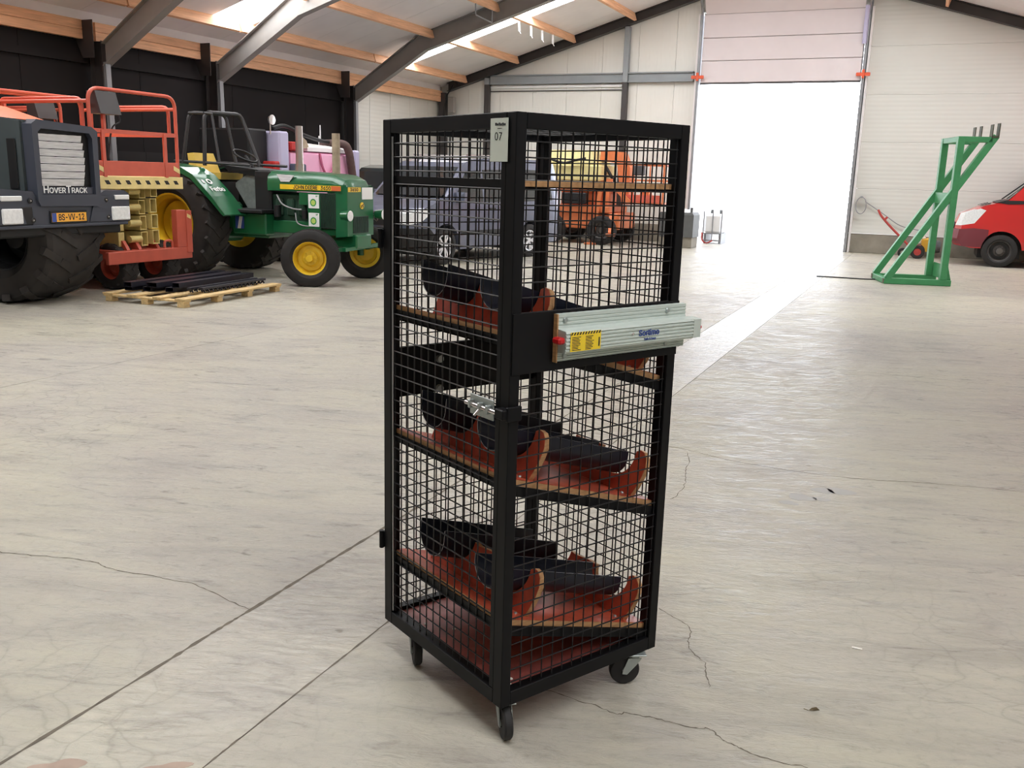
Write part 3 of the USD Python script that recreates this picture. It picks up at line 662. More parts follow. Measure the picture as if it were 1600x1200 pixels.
# castors
def castor(x, y, ang, loc_label):
    R = 0.049
    f = part(ct, 'castor', rot(shift(cat(box(-0.035, 0.035, -0.03, 0.03, TZ0-0.006, TZ0-0.001, 0.001), lathe([(0, TZ0-0.018), (0.020, TZ0-0.018), (0.022, TZ0-0.006), (0, TZ0-0.006)], 'z', 20),
        *[prism([(-0.022, TZ0-0.016), (0.022, TZ0-0.016), (0.038, 0.052), (0.040, 0.040), (0.024, 0.038), (-0.006, 0.072)], s*0.019-0.0015, s*0.019+0.0015, 'xz') for s in (-1, 1)]), 0, 0, 0), ang, at=(0, 0, 0)), 'zinc', label=loc_label)
    # moved as a whole by baking the offset
    for q in [f]:
        g = UsdGeom.Mesh.Get(stage, q); p = np.array(g.GetPointsAttr().Get())+np.array([x, y, 0], np.float32); g.GetPointsAttr().Set([Gf.Vec3f(*map(float, a)) for a in p])
    w = lathe([(0.012, -0.014), (R-0.010, -0.014), (R-0.004, -0.013), (R, -0.008), (R, 0.008), (R-0.004, 0.013), (R-0.010, 0.014), (0.012, 0.014)], 'y', 32, (0.030, 0, R))
    part(f, 'castor_wheel', shift(rot(w, ang), x, y, 0), 'rubber', smooth=30)
    hub = lathe([(0, -0.0165), (0.010, -0.0165), (0.010, 0.0165), (0, 0.0165)], 'y', 16, (0.030, 0, R))
    part(f, 'axle', shift(rot(hub, ang), x, y, 0), 'zinc')
castor(0.045, 0.045, -1.98, 'zinc castor under the front corner')
castor(TB-0.075, 0.022, 2.6, 'zinc castor under the right corner')
castor(0.05, TA-0.12, -1.98, 'zinc castor under the left corner')
castor(TB-0.06, TA-0.06, -1.2, 'zinc castor under the rear corner')

# paper tag stuck on the corner of the trolley
tg = thing('paper_tag', 'white paper lot tag marked 07 on the top corner of the mesh trolley', 'tag', (CX, CY, 0), CA)
part(tg, 'sheet', box(-0.0032, -0.0022, 0.030, 0.105, 1.637, 1.744), 'paper')
part(tg, 'number', text('07', 0.019, (-0.0032, 0.085, 1.690), (0, -1, 0), (0, 0.05, 1), 0.0006, bold=False), 'ink')
part(tg, 'heading', cat(*[box(-0.0040, -0.0033, 0.084-i*0.0075-0.0055, 0.084-i*0.0075, 1.7255, 1.7255+h) for i, h in enumerate((.007, .005, .007, .005, .0065, .005))], box(-0.0038, -0.0033, 0.055, 0.074, 1.7185, 1.7195)), 'ink')

# ================================================================== wheels and vehicles
def tyre_mesh(R, w, rim, axis='y', n=48, bulge=0.03):
    a = w/2; h = R-rim
    p = [(rim, -a*0.80), (rim+0.25*h, -a*0.98-bulge*0.4), (rim+0.6*h, -a-bulge*0.3), (R-0.12*h, -a*0.97), (R-0.02*h, -a*0.86), (R, -a*0.5), (R, a*0.5), (R-0.02*h, a*0.86), (R-0.12*h, a*0.97), (rim+0.6*h, a+bulge*0.3), (rim+0.25*h, a*0.98+bulge*0.4), (rim, a*0.80)]
    return lathe(p, axis, n)
def lugs_mesh(R, w, n, h, thick, sweep=0.5, sign=1):
    """Chevron bars of a tractor tyre, axle along y."""
    out = []
    for side in (-1, 1):
        for k in range(n):
            a0 = 2*PI*(k+(0.5 if side > 0 else 0))/n
            pts = []
            for t in (0.02, 0.55, 1.0):
                y = side*t*w*0.52; a = a0-sign*sweep*t*(2*PI/n)*1.6
                r = R-h*0.25-(0.10*h if t < 1 else 0.9*h)
                pts.append((r*math.sin(a), y, r*math.cos(a)))
            for a, b in zip(pts, pts[1:]):
                m = np.array(a)+np.array(b); up = (m[0], 0, m[2])
                out.append(bar(a, np.array(b)+(np.array(b)-np.array(a))*0.06, thick, h*1.3, up=up))
    return cat(*out)
def disc_rim(R, w, dish=0.3):
    """Dished wheel disc with a flanged edge, axle along y, open side to -y."""
    return lathe([(0, w*(dish-0.5)), (R*0.35, w*(dish-0.5)), (R*0.42, w*(dish-0.44)), (R*0.55, w*(dish-0.30)), (R*0.82, w*(dish-0.22)), (R*0.86, w*(-0.30)), (R*0.97, -w*0.46), (R*1.03, -w*0.47), (R*1.03, -w*0.42), (R*0.98, -w*0.40), (R*0.9, w*0.4), (R*1.02, w*0.46), (R*0.8, w*0.42), (R*0.75, 0.0), (0, w*(dish-0.3))], 'y', 40)
def steer(m, ang, x, y, z):
    return shift(rot(m, ang), x, y, z)

# ------------------------------------------------------------------ tracked-work carrier at the left edge
hv = thing('work_vehicle', 'dark grey farm vehicle with slatted grille and wide front tyre at the left edge', 'vehicle', (-9.0, 7.56, 0), 0.03)
bump = Polygon([(-0.93, 0.98), (-0.90, 0.90), (0.86, 0.90), (0.93, 0.96), (0.93, 1.27), (0.86, 1.31), (0.55, 1.31), (0.47, 1.26), (0.44, 1.17), (-0.36, 1.17), (-0.44, 1.30), (-0.86, 1.33), (-0.93, 1.27)])
bm = prism(bump, -0.30, 0.0, 'yz')
b = part(hv, 'bumper', bm, 'hover_grey')
part(b, 'bumper_lip', box(-0.03, 0.018, -0.90, 0.88, 0.90, 0.935, 0.008), 'hover_grey')
for y in (-0.60, 0.60):
    part(b, 'side_panel', prism([(y-0.30, 0.95), (y+0.30, 0.95), (y+0.28, 1.25), (y-0.2*(1 if y > 0 else 1.4), 1.25)], 0.0, 0.014, 'yz') if y > 0 else prism([(-0.92, 0.95), (-0.56, 0.95), (-0.66, 1.25), (-0.92, 1.25)], 0.0, 0.014, 'yz'), 'hover_grey')
for y, z in ((-0.49, 1.20), (-0.47, 0.99), (0.56, 1.20), (0.58, 1.00)):
    k = part(b, 'bolt_socket', lathe([(0, 0.016), (0.024, 0.018), (0.030, 0.012), (0.030, 0.0), (0, 0)], 'x', 18, (0.002, y, z)), 'black_plastic')
    part(b, 'bolt', lathe([(0, 0.028), (0.008, 0.026), (0.010, 0.016), (0, 0.016)], 'x', 12, (0.002, y-0.006, z)), 'chrome')
for s, y0, y1 in ((1, 0.63, 0.915), (-1, -0.86, -0.60)):
    part(b, 'headlight', box(-0.02, 0.03, y0, y1, 0.955, 1.12, 0.012), 'lamp_lens', label='clear rectangular headlight')
    part(b, 'indicator', box(-0.02, 0.028, y0+0.06*(s > 0), y1, 1.20, 1.255, 0.008), 'white_plastic')
    part(b, 'lamp_surround', box(-0.02, 0.012, y0-0.12*(s < 0)-0.02, y1+0.12*(s < 0)+0.012, 0.94, 1.135, 0.008), 'black_plastic' if s < 0 else 'hover_grey')
lp = part(b, 'number_plate', box(0.016, 0.022, -0.235, 0.245, 0.962, 1.062, 0.002), 'plate_orange', label='orange number plate reading BS-VV-12')
part(lp, 'plate_band', box(0.0225, 0.0232, -0.235, -0.175, 0.963, 1.061), 'plate_blue')
part(lp, 'plate_letters', text('BS-VV-12', 0.066, (0.0224, -0.145, 0.981), (0, 1, 0), (0, 0, 1), 0.001, width=0.355), 'ink')
part(b, 'plate_holder', box(0.004, 0.016, -0.25, 0.26, 0.945, 1.085, 0.003), 'black_plastic')
part(hv, 'underframe', cat(box(-0.9, -0.06, -0.85, 0.84, 0.80, 0.92, 0.02), box(-3.6, -0.6, -0.4, 0.4, 0.85, 1.2, 0.02)), 'black_plastic')
# bonnet: dark shell in front, orange behind
fo = Polygon([(-0.40, 1.20), (-0.37, 1.14), (0.44, 1.13), (0.47, 1.20), (0.48, 1.98), (0.40, 2.03), (-0.34, 2.07), (-0.41, 2.02)])
fi = Polygon([(-0.335, 1.265), (0.40, 1.265), (0.40, 1.90), (0.36, 1.955), (-0.29, 1.975), (-0.335, 1.94)])
gf = part(hv, 'grille_frame', prism(fo.difference(fi), -0.12, 0.03, 'yz'), 'hover_grey')
part(gf, 'grille_back', prism(fi.buffer(0.01), -0.10, -0.04, 'yz'), 'black_plastic')
part(gf, 'lettering_panel', box(-0.05, -0.002, -0.33, 0.40, 1.266, 1.345, 0.002), 'hover_grey')
for i in range(7):
    z = 1.385+i*0.0815
    part(gf, 'slat', bar((-0.012, -0.325, z+0.012), (-0.012, 0.265+0.035*math.sin((i+0.5)*PI/7), z+0.012), 0.012, 0.074, up=(0.25, 0, 1)), 'slat_grey')
w = 0.62
lett = []; x = -0.295
for ch, h in (('H', .078), ('OVER', .058), ('T', .078), ('RACK', .058)):
    t = text(ch, h, (0, 0, 0), (0, 1, 0), (0, 0, 1), 0.004); t.apply_translation((0, x, 0)); x = t.bounds[1][1]+0.008; lett.append(t)
lt_ = cat(*lett); k = 0.60/(lt_.extents[1]); c0 = lt_.bounds[0][1]
lt_.vertices[:, 1] = -0.30+(lt_.vertices[:, 1]-c0)*k; lt_.apply_translation((0.0, 0, 1.283))
part(gf, 'lettering', lt_, 'white_letter', label='white lettering HOVERTRACK')
part(hv, 'bonnet_shell', cat(prism([(-0.13, 1.2), (-0.13, 2.05), (-0.75, 2.10), (-0.9, 1.22)], -0.43, -0.38, 'xz'), prism([(-0.13, 1.2), (-0.13, 2.03), (-0.75, 2.06), (-0.9, 1.22)], 0.40, 0.46, 'xz'),
    hull([(-0.10, -0.40, 2.03), (-0.10, 0.46, 1.99), (-0.10, -0.40, 2.06), (-0.10, 0.46, 2.02), (-0.8, -0.43, 2.08), (-0.8, 0.46, 2.03), (-0.8, -0.43, 2.12), (-0.8, 0.46, 2.06)])), 'hover_side')
part(hv, 'air_slot', box(-0.33, -0.20, -0.447, -0.437, 1.32, 1.86, 0.004), 'black_plastic')
part(hv, 'bonnet', hull([(-0.75, y, z) for y in (-0.46, 0.46) for z in (1.25, 2.10)]+[(-2.6, y, z) for y in (-0.62, 0.62) for z in (1.25, 2.42)]+[(-1.5, -0.55, 2.27), (-1.5, 0.55, 2.27)]), 'hover_orange', label='orange bonnet')
part(hv, 'cab', box(-4.0, -2.75, -0.85, 0.70, 1.2, 2.9, 0.06), 'black_plastic')
part(hv, 'mirror_arm', tube(smooth_path([(-2.5, -0.9, 2.2), (-1.9, -1.0, 2.5), (-1.75, -0.98, 3.0)]), 0.025, 8), 'hover_grey')
ty = part(hv, 'tyre', steer(tyre_mesh(0.74, 0.90, 0.36), 0.14, -0.80, 0.07, 0.745), 'tyre_rubber', smooth=30, label='wide front tyre with chevron lugs')
part(ty, 'tread_lugs', steer(lugs_mesh(0.745, 0.92, 15, 0.06, 0.085, 0.55), 0.14, -0.80, 0.07, 0.745), 'tyre_rubber')
part(ty, 'rim', steer(disc_rim(0.36, 0.8), 0.14, -0.80, 0.07, 0.745), 'black_plastic')
for y in (-0.75, 0.45):
    ty = part(hv, 'tyre', steer(tyre_mesh(0.73, 0.6, 0.36), 0, -3.25, y, 0.735), 'tyre_rubber', smooth=30)
    part(ty, 'tread_lugs', steer(lugs_mesh(0.735, 0.62, 15, 0.055, 0.075, 0.55), 0, -3.25, y, 0.735), 'tyre_rubber')

# ------------------------------------------------------------------ scissor lifts
def scissor_lift(label, loc, L, W, cbx=0.0):
    t = thing('scissor_lift', label, 'scissor lift', loc)
    ch = part(t, 'chassis', cat(box(-L, -0.02, 0.22, W-0.02, 0.40, 0.52, 0.01), box(-0.06, 0.0, 0.0, W, 0.36, 0.52, 0.008)), 'lift_red')
    part(ch, 'ladder_box', cat(box(-0.10, 0.0, W-0.27, W-0.10, 0.52, 1.03, 0.006), box(-0.05, 0.012, W-0.10, W+0.0, 0.44, 1.02, 0.004)), 'lift_red')
    part(ch, 'hazard_mark', prism([(W-0.09, 0.93), (W-0.02, 0.90), (W-0.02, 0.95), (W-0.09, 0.98)], 0.013, 0.015, 'yz'), 'lift_yellow')
    part(ch, 'tie_ring', cat(tube(fillet([(-0.03, 0.98, 0.52), (-0.03, 0.98, 0.62), (-0.03, 1.12, 0.62), (-0.03, 1.12, 0.52)], 0.07, 7), 0.018, 8)), 'lift_red')
    for y in (0.60, 0.92, 0.40):
        part(ch, 'pivot_bracket', prism([(-0.30, 0.52), (-0.10, 0.52), (-0.18, 0.64), (-0.26, 0.64)], y, y+0.05, 'xz'), 'lift_red')
    for y in (0.42, W-0.30):
        for x in (-0.35, -L+0.35):
            ty = part(t, 'tyre', shift(tyre_mesh(0.30, 0.24, 0.17, n=32), x, y, 0.30), 'tyre_rubber', smooth=30)
            part(ty, 'rim', shift(disc_rim(0.17, 0.2), x, y, 0.30), 'lift_red')
            part(ty, 'tread_lugs', shift(lugs_mesh(0.30, 0.24, 13, 0.02, 0.04), x, y, 0.30), 'tyre_rubber')
    # folded scissor arms: open-ended box tubes with pivot pins
    for r in range(4):
        for y0, y1, dx in ((0.69, 0.80, -0.02), (0.84, 0.955, 0.03)):
            z0 = 0.56+r*0.208+(0.02 if y0 > .8 else 0); z1 = z0+0.19
            dx -= 0.01*((r*7) % 3)
            o = sbox(y0, z0, y1, z1).difference(sbox(y0+0.012, z0+0.014, y1-0.012, z1-0.014))
            part(t, 'scissor_arm', prism(o, -L+0.25, -0.12+dx, 'yz'), 'scissor_yellow')
        part(t, 'pivot_pin', cyl((-0.16, 0.50, 0.655+r*0.208), (-0.16, 0.69, 0.655+r*0.208), 0.045, 16), 'scissor_yellow')
        part(t, 'scissor_arm', box(-L+0.25, -0.2, 0.36, 0.46, 0.56+r*0.208, 0.75+r*0.208, 0.004), 'scissor_yellow')
    # platform
    pl = part(t, 'platform', box(-L+0.02, -0.005, -0.10, W-0.11, 1.31, 1.47, 0.006), 'lift_yellow', label='cream yellow platform edge with black warning bars')
    [part(pl, 'warning_bar', prism([(y, 1.42), (y+0.065, 1.42), (y+0.10, 1.37), (y+0.035, 1.37)], -0.004, -0.003, 'yz'), 'stripe_black') for y in np.arange(0.02, W-0.2, 0.165)]
    part(pl, 'toe_board', cat(box(-0.03, -0.01, -0.06, W-0.18, 1.475, 1.66, 0.004), box(-L+0.05, -0.03, -0.06, -0.04, 1.475, 1.60), box(-L+0.05, -0.03, W-0.20, W-0.18, 1.475, 1.60)), 'lift_red')
    for y in (-0.02, W-0.22): part(pl, 'hazard_mark', prism([(y-0.05, 1.56), (y+0.06, 1.51), (y+0.06, 1.57), (y-0.05, 1.62)], -0.009, -0.006, 'yz'), 'lift_yellow')
    T = lambda pts, r=0.024: tube(pts, r, 10)
    for x, nm in ((-0.03, 'front_guard'), (-L+0.06, 'rear_guard')):
        a, c = -0.12, W-0.17
        g = part(t, nm, T(fillet([(x, a, 1.45), (x, a, 2.52), (x, c, 2.52), (x, c, 1.45)], 0.17, 8)), 'lift_red', smooth=40)
        part(g, 'mid_rail', cat(bar((x, a, 2.02), (x, c, 2.02), 0.03, 0.05)), 'lift_red')
        for y in (0.05, W-0.40): part(g, 'upright', bar((x+0.012, y, 1.46), (x+0.012, y, 2.03), 0.05, 0.03, up=(1, 0, 0)), 'lift_red')
        part(g, 'upright', bar((x, 0.09, 2.0), (x, 0.09, 2.42), 0.04, 0.04, up=(1, 0, 0)), 'lift_red')
    for y, nm in ((-0.12, 'side_guard'), (W-0.17, 'side_guard')):
        g = part(t, nm, T([(-L+0.06, y, 2.36), (-0.04, y, 2.36)]), 'lift_red')
        part(g, 'mid_rail', bar((-L+0.06, y, 2.02), (-0.03, y, 2.02), 0.03, 0.05), 'lift_red')
        part(g, 'inner_rail', T(fillet([(-L+0.2, y+0.05, 2.02), (-L+0.2, y+0.05, 2.40), (-0.2, y+0.05, 2.40), (-0.2, y+0.05, 2.02)], 0.1)), 'lift_red', smooth=40)
    cb = part(t, 'control_box', shift(hull([(0.06, -0.02, 2.22), (0.06, 0.30, 2.22), (-0.16, -0.02, 2.22), (-0.16, 0.30, 2.22), (0.0, -0.04, 2.49), (0.0, 0.28, 2.49), (-0.14, -0.04, 2.49), (-0.14, 0.28, 2.49)]), 0, cbx, 0), 'control_grey', label='dark grey control box hanging on the guard rail')
    part(cb, 'cable', tube(smooth_path([(-0.02, 0.28+cbx, 2.3), (-0.02, 0.34+cbx, 2.15), (-0.06, 0.24+cbx, 2.05), (-0.1, 0.20+cbx, 1.7)]), 0.01, 6), 'cable_black')
    return t
scissor_lift('orange-red scissor lift with folded yellow arms standing beside the green tractor', (-9.45, 8.50, 0), 1.85, 1.47)
scissor_lift('orange-red scissor lift half hidden behind the dark slatted-grille vehicle', (-11.55, 8.66, 0), 1.55, 1.25, 0.66)

# ------------------------------------------------------------------ green tractor
tr = thing('farm_tractor', 'green farm tractor with yellow wheels, roll frame and yellow striped bonnet', 'tractor', (-10.3, 11.37, 0))
def tractor_bonnet():
    sec = []
    X = [1.36, 1.5, 2.20, 2.50, 2.66, 2.72]
    top = [1.60, 1.605, 1.585, 1.565, 1.50, 1.40]; hw = [0.36, 0.37, 0.37, 0.36, 0.345, 0.32]
    v = []; 
    for x, t, w in zip(X, top, hw):
        ring = [(-w, 1.31), (-w-0.005, 1.42), (-w+0.01, t-0.09), (-w+0.08, t-0.015), (-w*0.4, t), (w*0.4, t), (w-0.08, t-0.015), (w-0.01, t-0.09), (w+0.005, 1.42), (w, 1.31)]
        v += [(x, y, z) for y, z in ring]
    n = 10; f = []
    for i in range(len(X)-1):
        for j in range(n):
            a, b_ = i*n+j, i*n+(j+1) % n; f += [(a, b_, b_+n), (a, b_+n, a+n)]
    k = len(X)-1
    for j in range(1, n-1): f += [(0, j+1, j), (k*n, k*n+j, k*n+j+1)]
    return trimesh.Trimesh(v, f, process=False)
bn = part(tr, 'bonnet', tractor_bonnet(), 'deere_green', smooth=35)
part(bn, 'stripe', cat(box(1.60, 2.66, -0.3795, -0.374, 1.335, 1.405)), 'deere_yellow', label='yellow side stripe with black lettering')
part(bn, 'stripe_end', box(2.50, 2.66, -0.381, -0.3795, 1.335, 1.40), 'stripe_orange')
part(bn, 'lettering', cat(text('JOHN DEERE', 0.052, (1.84, -0.3796, 1.345), (1, 0, 0), (0, 0, 1), 0.002, width=0.42), text('3650', 0.05, (2.32, -0.3796, 1.345), (1, 0, 0), (0, 0, 1), 0.002, width=0.17)), 'ink')
part(bn, 'badge', prism([(1.55, 1.545), (1.86, 1.535), (1.80, 1.47), (1.77, 1.44), (1.62, 1.44), (1.60, 1.47)], -0.385, -0.372, 'xz'), 'slat_grey')
ns = part(tr, 'nose', hull([(2.56, y, z) for y in (-0.37, 0.37) for z in (0.68, 1.34)]+[(2.74, y, z) for y in (-0.335, 0.335) for z in (0.70, 1.40)]), 'deere_green')
part(ns, 'front_grille', box(2.735, 2.746, -0.20, 0.20, 0.74, 0.98, 0.004), 'screen_dark')
part(ns, 'grille_bars', cat(*[box(2.745, 2.752, y-0.006, y+0.006, 0.75, 0.97) for y in np.linspace(-0.18, 0.18, 13)]), 'engine_green')
part(ns, 'white_sticker', prism([(0.03, 1.22), (0.31, 1.22), (0.31, 1.39), (0.03, 1.39)], 2.738, 2.746, 'yz'), 'white_plastic')
part(ns, 'nose_stripe', cat(box(2.741, 2.745, -0.32, -0.0, 1.325, 1.392)), 'deere_yellow')
part(ns, 'nose_letters', text('3650', 0.045, (2.7455, -0.27, 1.337), (0, 1, 0), (0, 0, 1), 0.002, width=0.20), 'ink')
part(ns, 'emblem', cat(lathe([(0, 0.012), (0.05, 0.010), (0.05, 0), (0, 0)], 'x', 20, (2.738, 0.03, 1.13)), ), 'deere_yellow')
part(ns, 'emblem_deer', cat(*[bar((2.752, 0.03+a, 1.13+b_), (2.752, 0.03+c, 1.13+d), 0.004, 0.009) for a, b_, c, d in ((-.03, .0, .02, .01), (.02, .01, .032, .03), (-.02, 0, -.03, -.03), (.015, .0, .028, -.025))]), 'ink')
for y, s in ((-0.40, -1), (0.40, 1)):
    hl = part(tr, 'headlamp', lathe([(0, -0.14), (0.06, -0.14), (0.075, -0.02), (0.08, 0.0), (0, 0.0)], 'x', 20, (2.86, y+0.04*s, 1.00)), 'deere_green')
    part(hl, 'lens', lathe([(0, 0.012), (0.06, 0.006), (0.074, 0.0), (0, 0)], 'x', 20, (2.861, y+0.04*s, 1.00)), 'lamp_lens')
for s in (-1, 1):
    g = part(tr, 'side_screen', box(2.29, 2.57, min(s*0.35, s*0.37), max(s*0.35, s*0.37), 0.80, 1.30, 0.004), 'screen_dark')
    part(g, 'screen_ribs', cat(*[box(x-0.004, x+0.004, min(s*0.365, s*0.378), max(s*0.365, s*0.378), 0.82, 1.29) for x in np.linspace(2.315, 2.55, 12)]), 'engine_green')
    part(tr, 'side_cover', cat(box(2.08, 2.30, min(s*0.34, s*0.375), max(s*0.34, s*0.375), 0.78, 1.30, 0.004), box(1.92, 2.08, min(s*0.33, s*0.36), max(s*0.33, s*0.36), 1.12, 1.30, 0.004)), 'deere_green')
for z in (1.08, 0.82):
    st_ = part(tr, 'sticker', box(2.10, 2.285, -0.381, -0.3765, z, z+0.195), 'white_plastic', label='white sticker with a green sunburst')
    pet = []
    for k in range(18):
        a = 2*PI*k/18; pet.append(prism([(2.185+0.03*math.cos(a-.15), z+0.08+0.03*math.sin(a-.15)), (2.185+0.066*math.cos(a), z+0.08+0.066*math.sin(a)), (2.185+0.03*math.cos(a+.15), z+0.08+0.03*math.sin(a+.15))], -0.3825, -0.3815, 'xz'))
    part(st_, 'sunburst', cat(*pet, prism(Point(2.185, z+0.08).buffer(0.052, 8), -0.3820, -0.3812, 'xz')), 'bp_green')
    part(st_, 'sun_core', prism(Point(2.185, z+0.08).buffer(0.036, 8), -0.3835, -0.3826, 'xz'), 'bp_lime')
    part(st_, 'print', text('BP', 0.022, (2.23, -0.3815, z+0.16), (1, 0, 0), (0, 0, 1), 0.001), 'bp_green')
en = part(tr, 'engine', cat(box(1.25, 2.1, -0.27, 0.27, 0.75, 1.28, 0.03), *[box(x, x+0.13, -0.31, 0.31, 0.95, 1.2, 0.02) for x in (1.45, 1.65, 1.85)]), 'engine_green')
part(en, 'fuel_pipe', cat(tube(smooth_path([(1.5, -0.33, 1.25), (1.62, -0.36, 1.12), (1.8, -0.35, 1.06), (1.95, -0.34, 1.05)]), 0.012, 6), tube(smooth_path([(1.85, -0.36, 1.0), (1.9, -0.38, 0.86), (2.05, -0.37, 0.82), (2.2, -0.36, 0.84)]), 0.010, 6)), 'cable_grey')
part(en, 'filter', lathe([(0, 0), (0.05, 0), (0.05, 0.17), (0, 0.17)], 'z', 18, (1.52, -0.35, 0.93)), 'black_plastic')
part(en, 'filter', lathe([(0, 0), (0.04, 0), (0.04, 0.12), (0, 0.12)], 'z', 18, (2.0, -0.34, 0.92)), 'black_plastic')
fr = part(tr, 'frame_rail', cat(box(1.15, 2.70, -0.33, -0.25, 0.70, 0.88, 0.01), box(1.15, 2.70, 0.25, 0.33, 0.70, 0.88, 0.01), box(0.0, 1.3, -0.30, 0.30, 0.60, 0.98, 0.03)), 'deere_green')
tk = part(tr, 'fuel_tank', box(0.80, 1.42, -0.50, -0.28, 0.66, 0.98, 0.02), 'deere_green')
part(tk, 'sticker', box(0.86, 1.02, -0.506, -0.501, 0.74, 0.92), 'plate_blue')
part(tk, 'sticker_white', prism([(0.90, 0.74), (0.96, 0.74), (1.00, 0.92), (0.94, 0.92)], -0.509, -0.5065, 'xz'), 'white_plastic')
part(tr, 'step_plate', box(0.72, 1.45, -0.62, 0.62, 0.98, 1.03, 0.01), 'black_plastic')
part(tr, 'cowl', hull([(x, y, z) for y in (-0.27, 0.27) for x, z in ((0.69, 1.40), (0.98, 1.57), (1.10, 1.57), (1.10, 1.02), (0.93, 1.0), (0.80, 1.24), (0.69, 1.34))]), 'cowl_grey')
part(tr, 'dash', cat(box(1.08, 1.38, -0.33, 0.33, 1.0, 1.60, 0.03), hull([(0.45, -0.30, 1.66), (1.15, -0.32, 1.60), (0.45, 0.30, 1.66), (1.15, 0.32, 1.60), (0.60, -0.3, 1.56), (1.15, -0.3, 1.5), (0.60, 0.3, 1.56), (1.15, 0.3, 1.5)])), 'black_plastic')
sw = part(tr, 'steering_wheel', lathe([(0.185+0.016*math.cos(a), 0.016*math.sin(a)) for a in np.linspace(0, 2*PI, 11)], 'z', 28), 'black_plastic', smooth=True)
g_ = UsdGeom.Mesh.Get(stage, sw); P_ = np.array(g_.GetPointsAttr().Get()); T_ = trimesh.transformations.rotation_matrix(0.5, (0, 1, 0))[:3, :3]; P_ = P_@np.linalg.inv(T_)+np.array([0.66, 0, 1.80]); g_.GetPointsAttr().Set([Gf.Vec3f(*map(float, a)) for a in P_]); N_ = np.array(g_.GetNormalsAttr().Get())@np.linalg.inv(T_); g_.GetNormalsAttr().Set([Gf.Vec3f(*map(float, a)) for a in N_])
part(sw, 'column', cyl((0.85, 0, 1.58), (0.66, 0, 1.80), 0.025, 10), 'black_plastic')
se = part(tr, 'seat', hull([(-0.05, -0.24, 1.43), (-0.05, 0.24, 1.43), (0.38, -0.24, 1.44), (0.38, 0.24, 1.44), (-0.08, -0.25, 1.54), (-0.08, 0.25, 1.54), (0.40, -0.25, 1.54), (0.40, 0.25, 1.54)]), 'seat_yellow', label='yellow driving seat')
part(se, 'backrest', hull([(-0.20, -0.26, 1.50), (-0.20, 0.26, 1.50), (-0.04, -0.25, 1.50), (-0.04, 0.25, 1.50), (-0.28, -0.22, 1.82), (-0.28, 0.22, 1.82), (-0.16, -0.22, 1.83), (-0.16, 0.22, 1.83)]), 'seat_yellow')
part(se, 'seat_base', box(-0.05, 0.35, -0.2, 0.2, 1.0, 1.43, 0.02), 'black_plastic')
# fenders: flat sloping guards over the rear wheels
for s in (-1, 1):
    y0, y1 = sorted((s*0.50, s*0.97))
    ol = [(-0.42, 1.58), (-0.05, 1.66), (0.28, 1.61), (0.50, 1.51), (0.84, 1.21), (1.07, 0.955)]
    fd = part(tr, 'fender', cat(prism(ol+[(x-0.025, z-0.02) for x, z in ol[::-1]], y0, y1, 'xz'), prism(ol+[(1.02, 0.955), (0.80, 1.16), (0.46, 1.45), (0.26, 1.53), (-0.05, 1.58), (-0.41, 1.50)], min(s*0.955, s*0.972), max(s*0.955, s*0.972), 'xz')), 'deere_green')
    part(fd, 'inner_guard', prism([(-0.40, 1.55), (0.26, 1.57), (0.82, 1.18), (1.03, 0.95), (-0.3, 0.95)], min(s*0.47, s*0.495), max(s*0.47, s*0.495), 'xz'), 'black_plastic')
    if s < 0:
        up = np.array([-0.75, 0, 0.66]); nn = np.array([0.66, 0, 0.75])
        base = np.array([0.745, 0, 1.297])+nn*0.004
        ring = prism(Point(0, 0).buffer(0.055).difference(Point(0, 0).buffer(0.028)), 0, 0.004, 'xy')
        T_ = np.eye(4); T_[:3, 0], T_[:3, 1], T_[:3, 2], T_[:3, 3] = (0, 1, 0), up, nn, base+np.array([0, -0.76, 0])+up*0.17
        ring.apply_transform(T_); part(fd, 'ring_mark', ring, 'white_letter')
        part(fd, 'lettering', text('Ferbo', 0.085, base+np.array([0, -0.86, 0])-up*0.03, (0, 1, 0), up, 0.004, width=0.28), 'white_letter', label='white lettering Ferbo')
        part(fd, 'reflector', bar(base+np.array([0, -0.90, 0])+up*0.17, base+np.array([0, -0.86, 0])+up*0.17, 0.006, 0.07, up=up), 'slat_grey')
# roll frame
q_ = [(0.30, -0.45, 2.41), (0.01, -0.45, 2.41), (0.0, 0.35, 2.43), (0.30, 0.35, 2.43)]
rp = part(tr, 'roll_frame', cat(tube(fillet([(-0.14, -0.47, 1.64), q_[1], q_[2], (0.17, 0.37, 1.64)], 0.12, 7), 0.027, 10), tube(fillet([(0.29, -0.47, 1.64), q_[0], q_[3], (0.64, 0.37, 1.62)], 0.12, 7), 0.030, 10),
    tube([(0.01, -0.45, 2.40), (0.30, -0.45, 2.40)], 0.024, 8), tube([(0.0, 0.35, 2.42), (0.30, 0.35, 2.42)], 0.024, 8), tube([(0.40, -0.40, 2.39), (0.57, -0.46, 1.64)], 0.020, 8), tube([(0.30, -0.44, 2.40), (0.42, -0.40, 2.39)], 0.02, 8),
    *[tube([(-0.3, y, 1.70), (1.15, y, 1.66)], 0.02, 8) for y in (-0.47, 0.37)]), 'rops_black', smooth=40, label='black tubular roll frame')
part(tr, 'exhaust', cat(cyl((1.72, -0.06, 1.58), (1.72, -0.06, 2.24), 0.055, 18), cyl((1.72, -0.06, 1.58), (1.72, -0.06, 1.70), 0.066, 18)), 'chrome', smooth=40, label='pale metal exhaust stack')
part(tr, 'intake_stack', cyl((2.34, -0.02, 1.56), (2.34, -0.02, 2.14), 0.058, 18), 'rust_pipe', smooth=40, label='rusty intake stack')
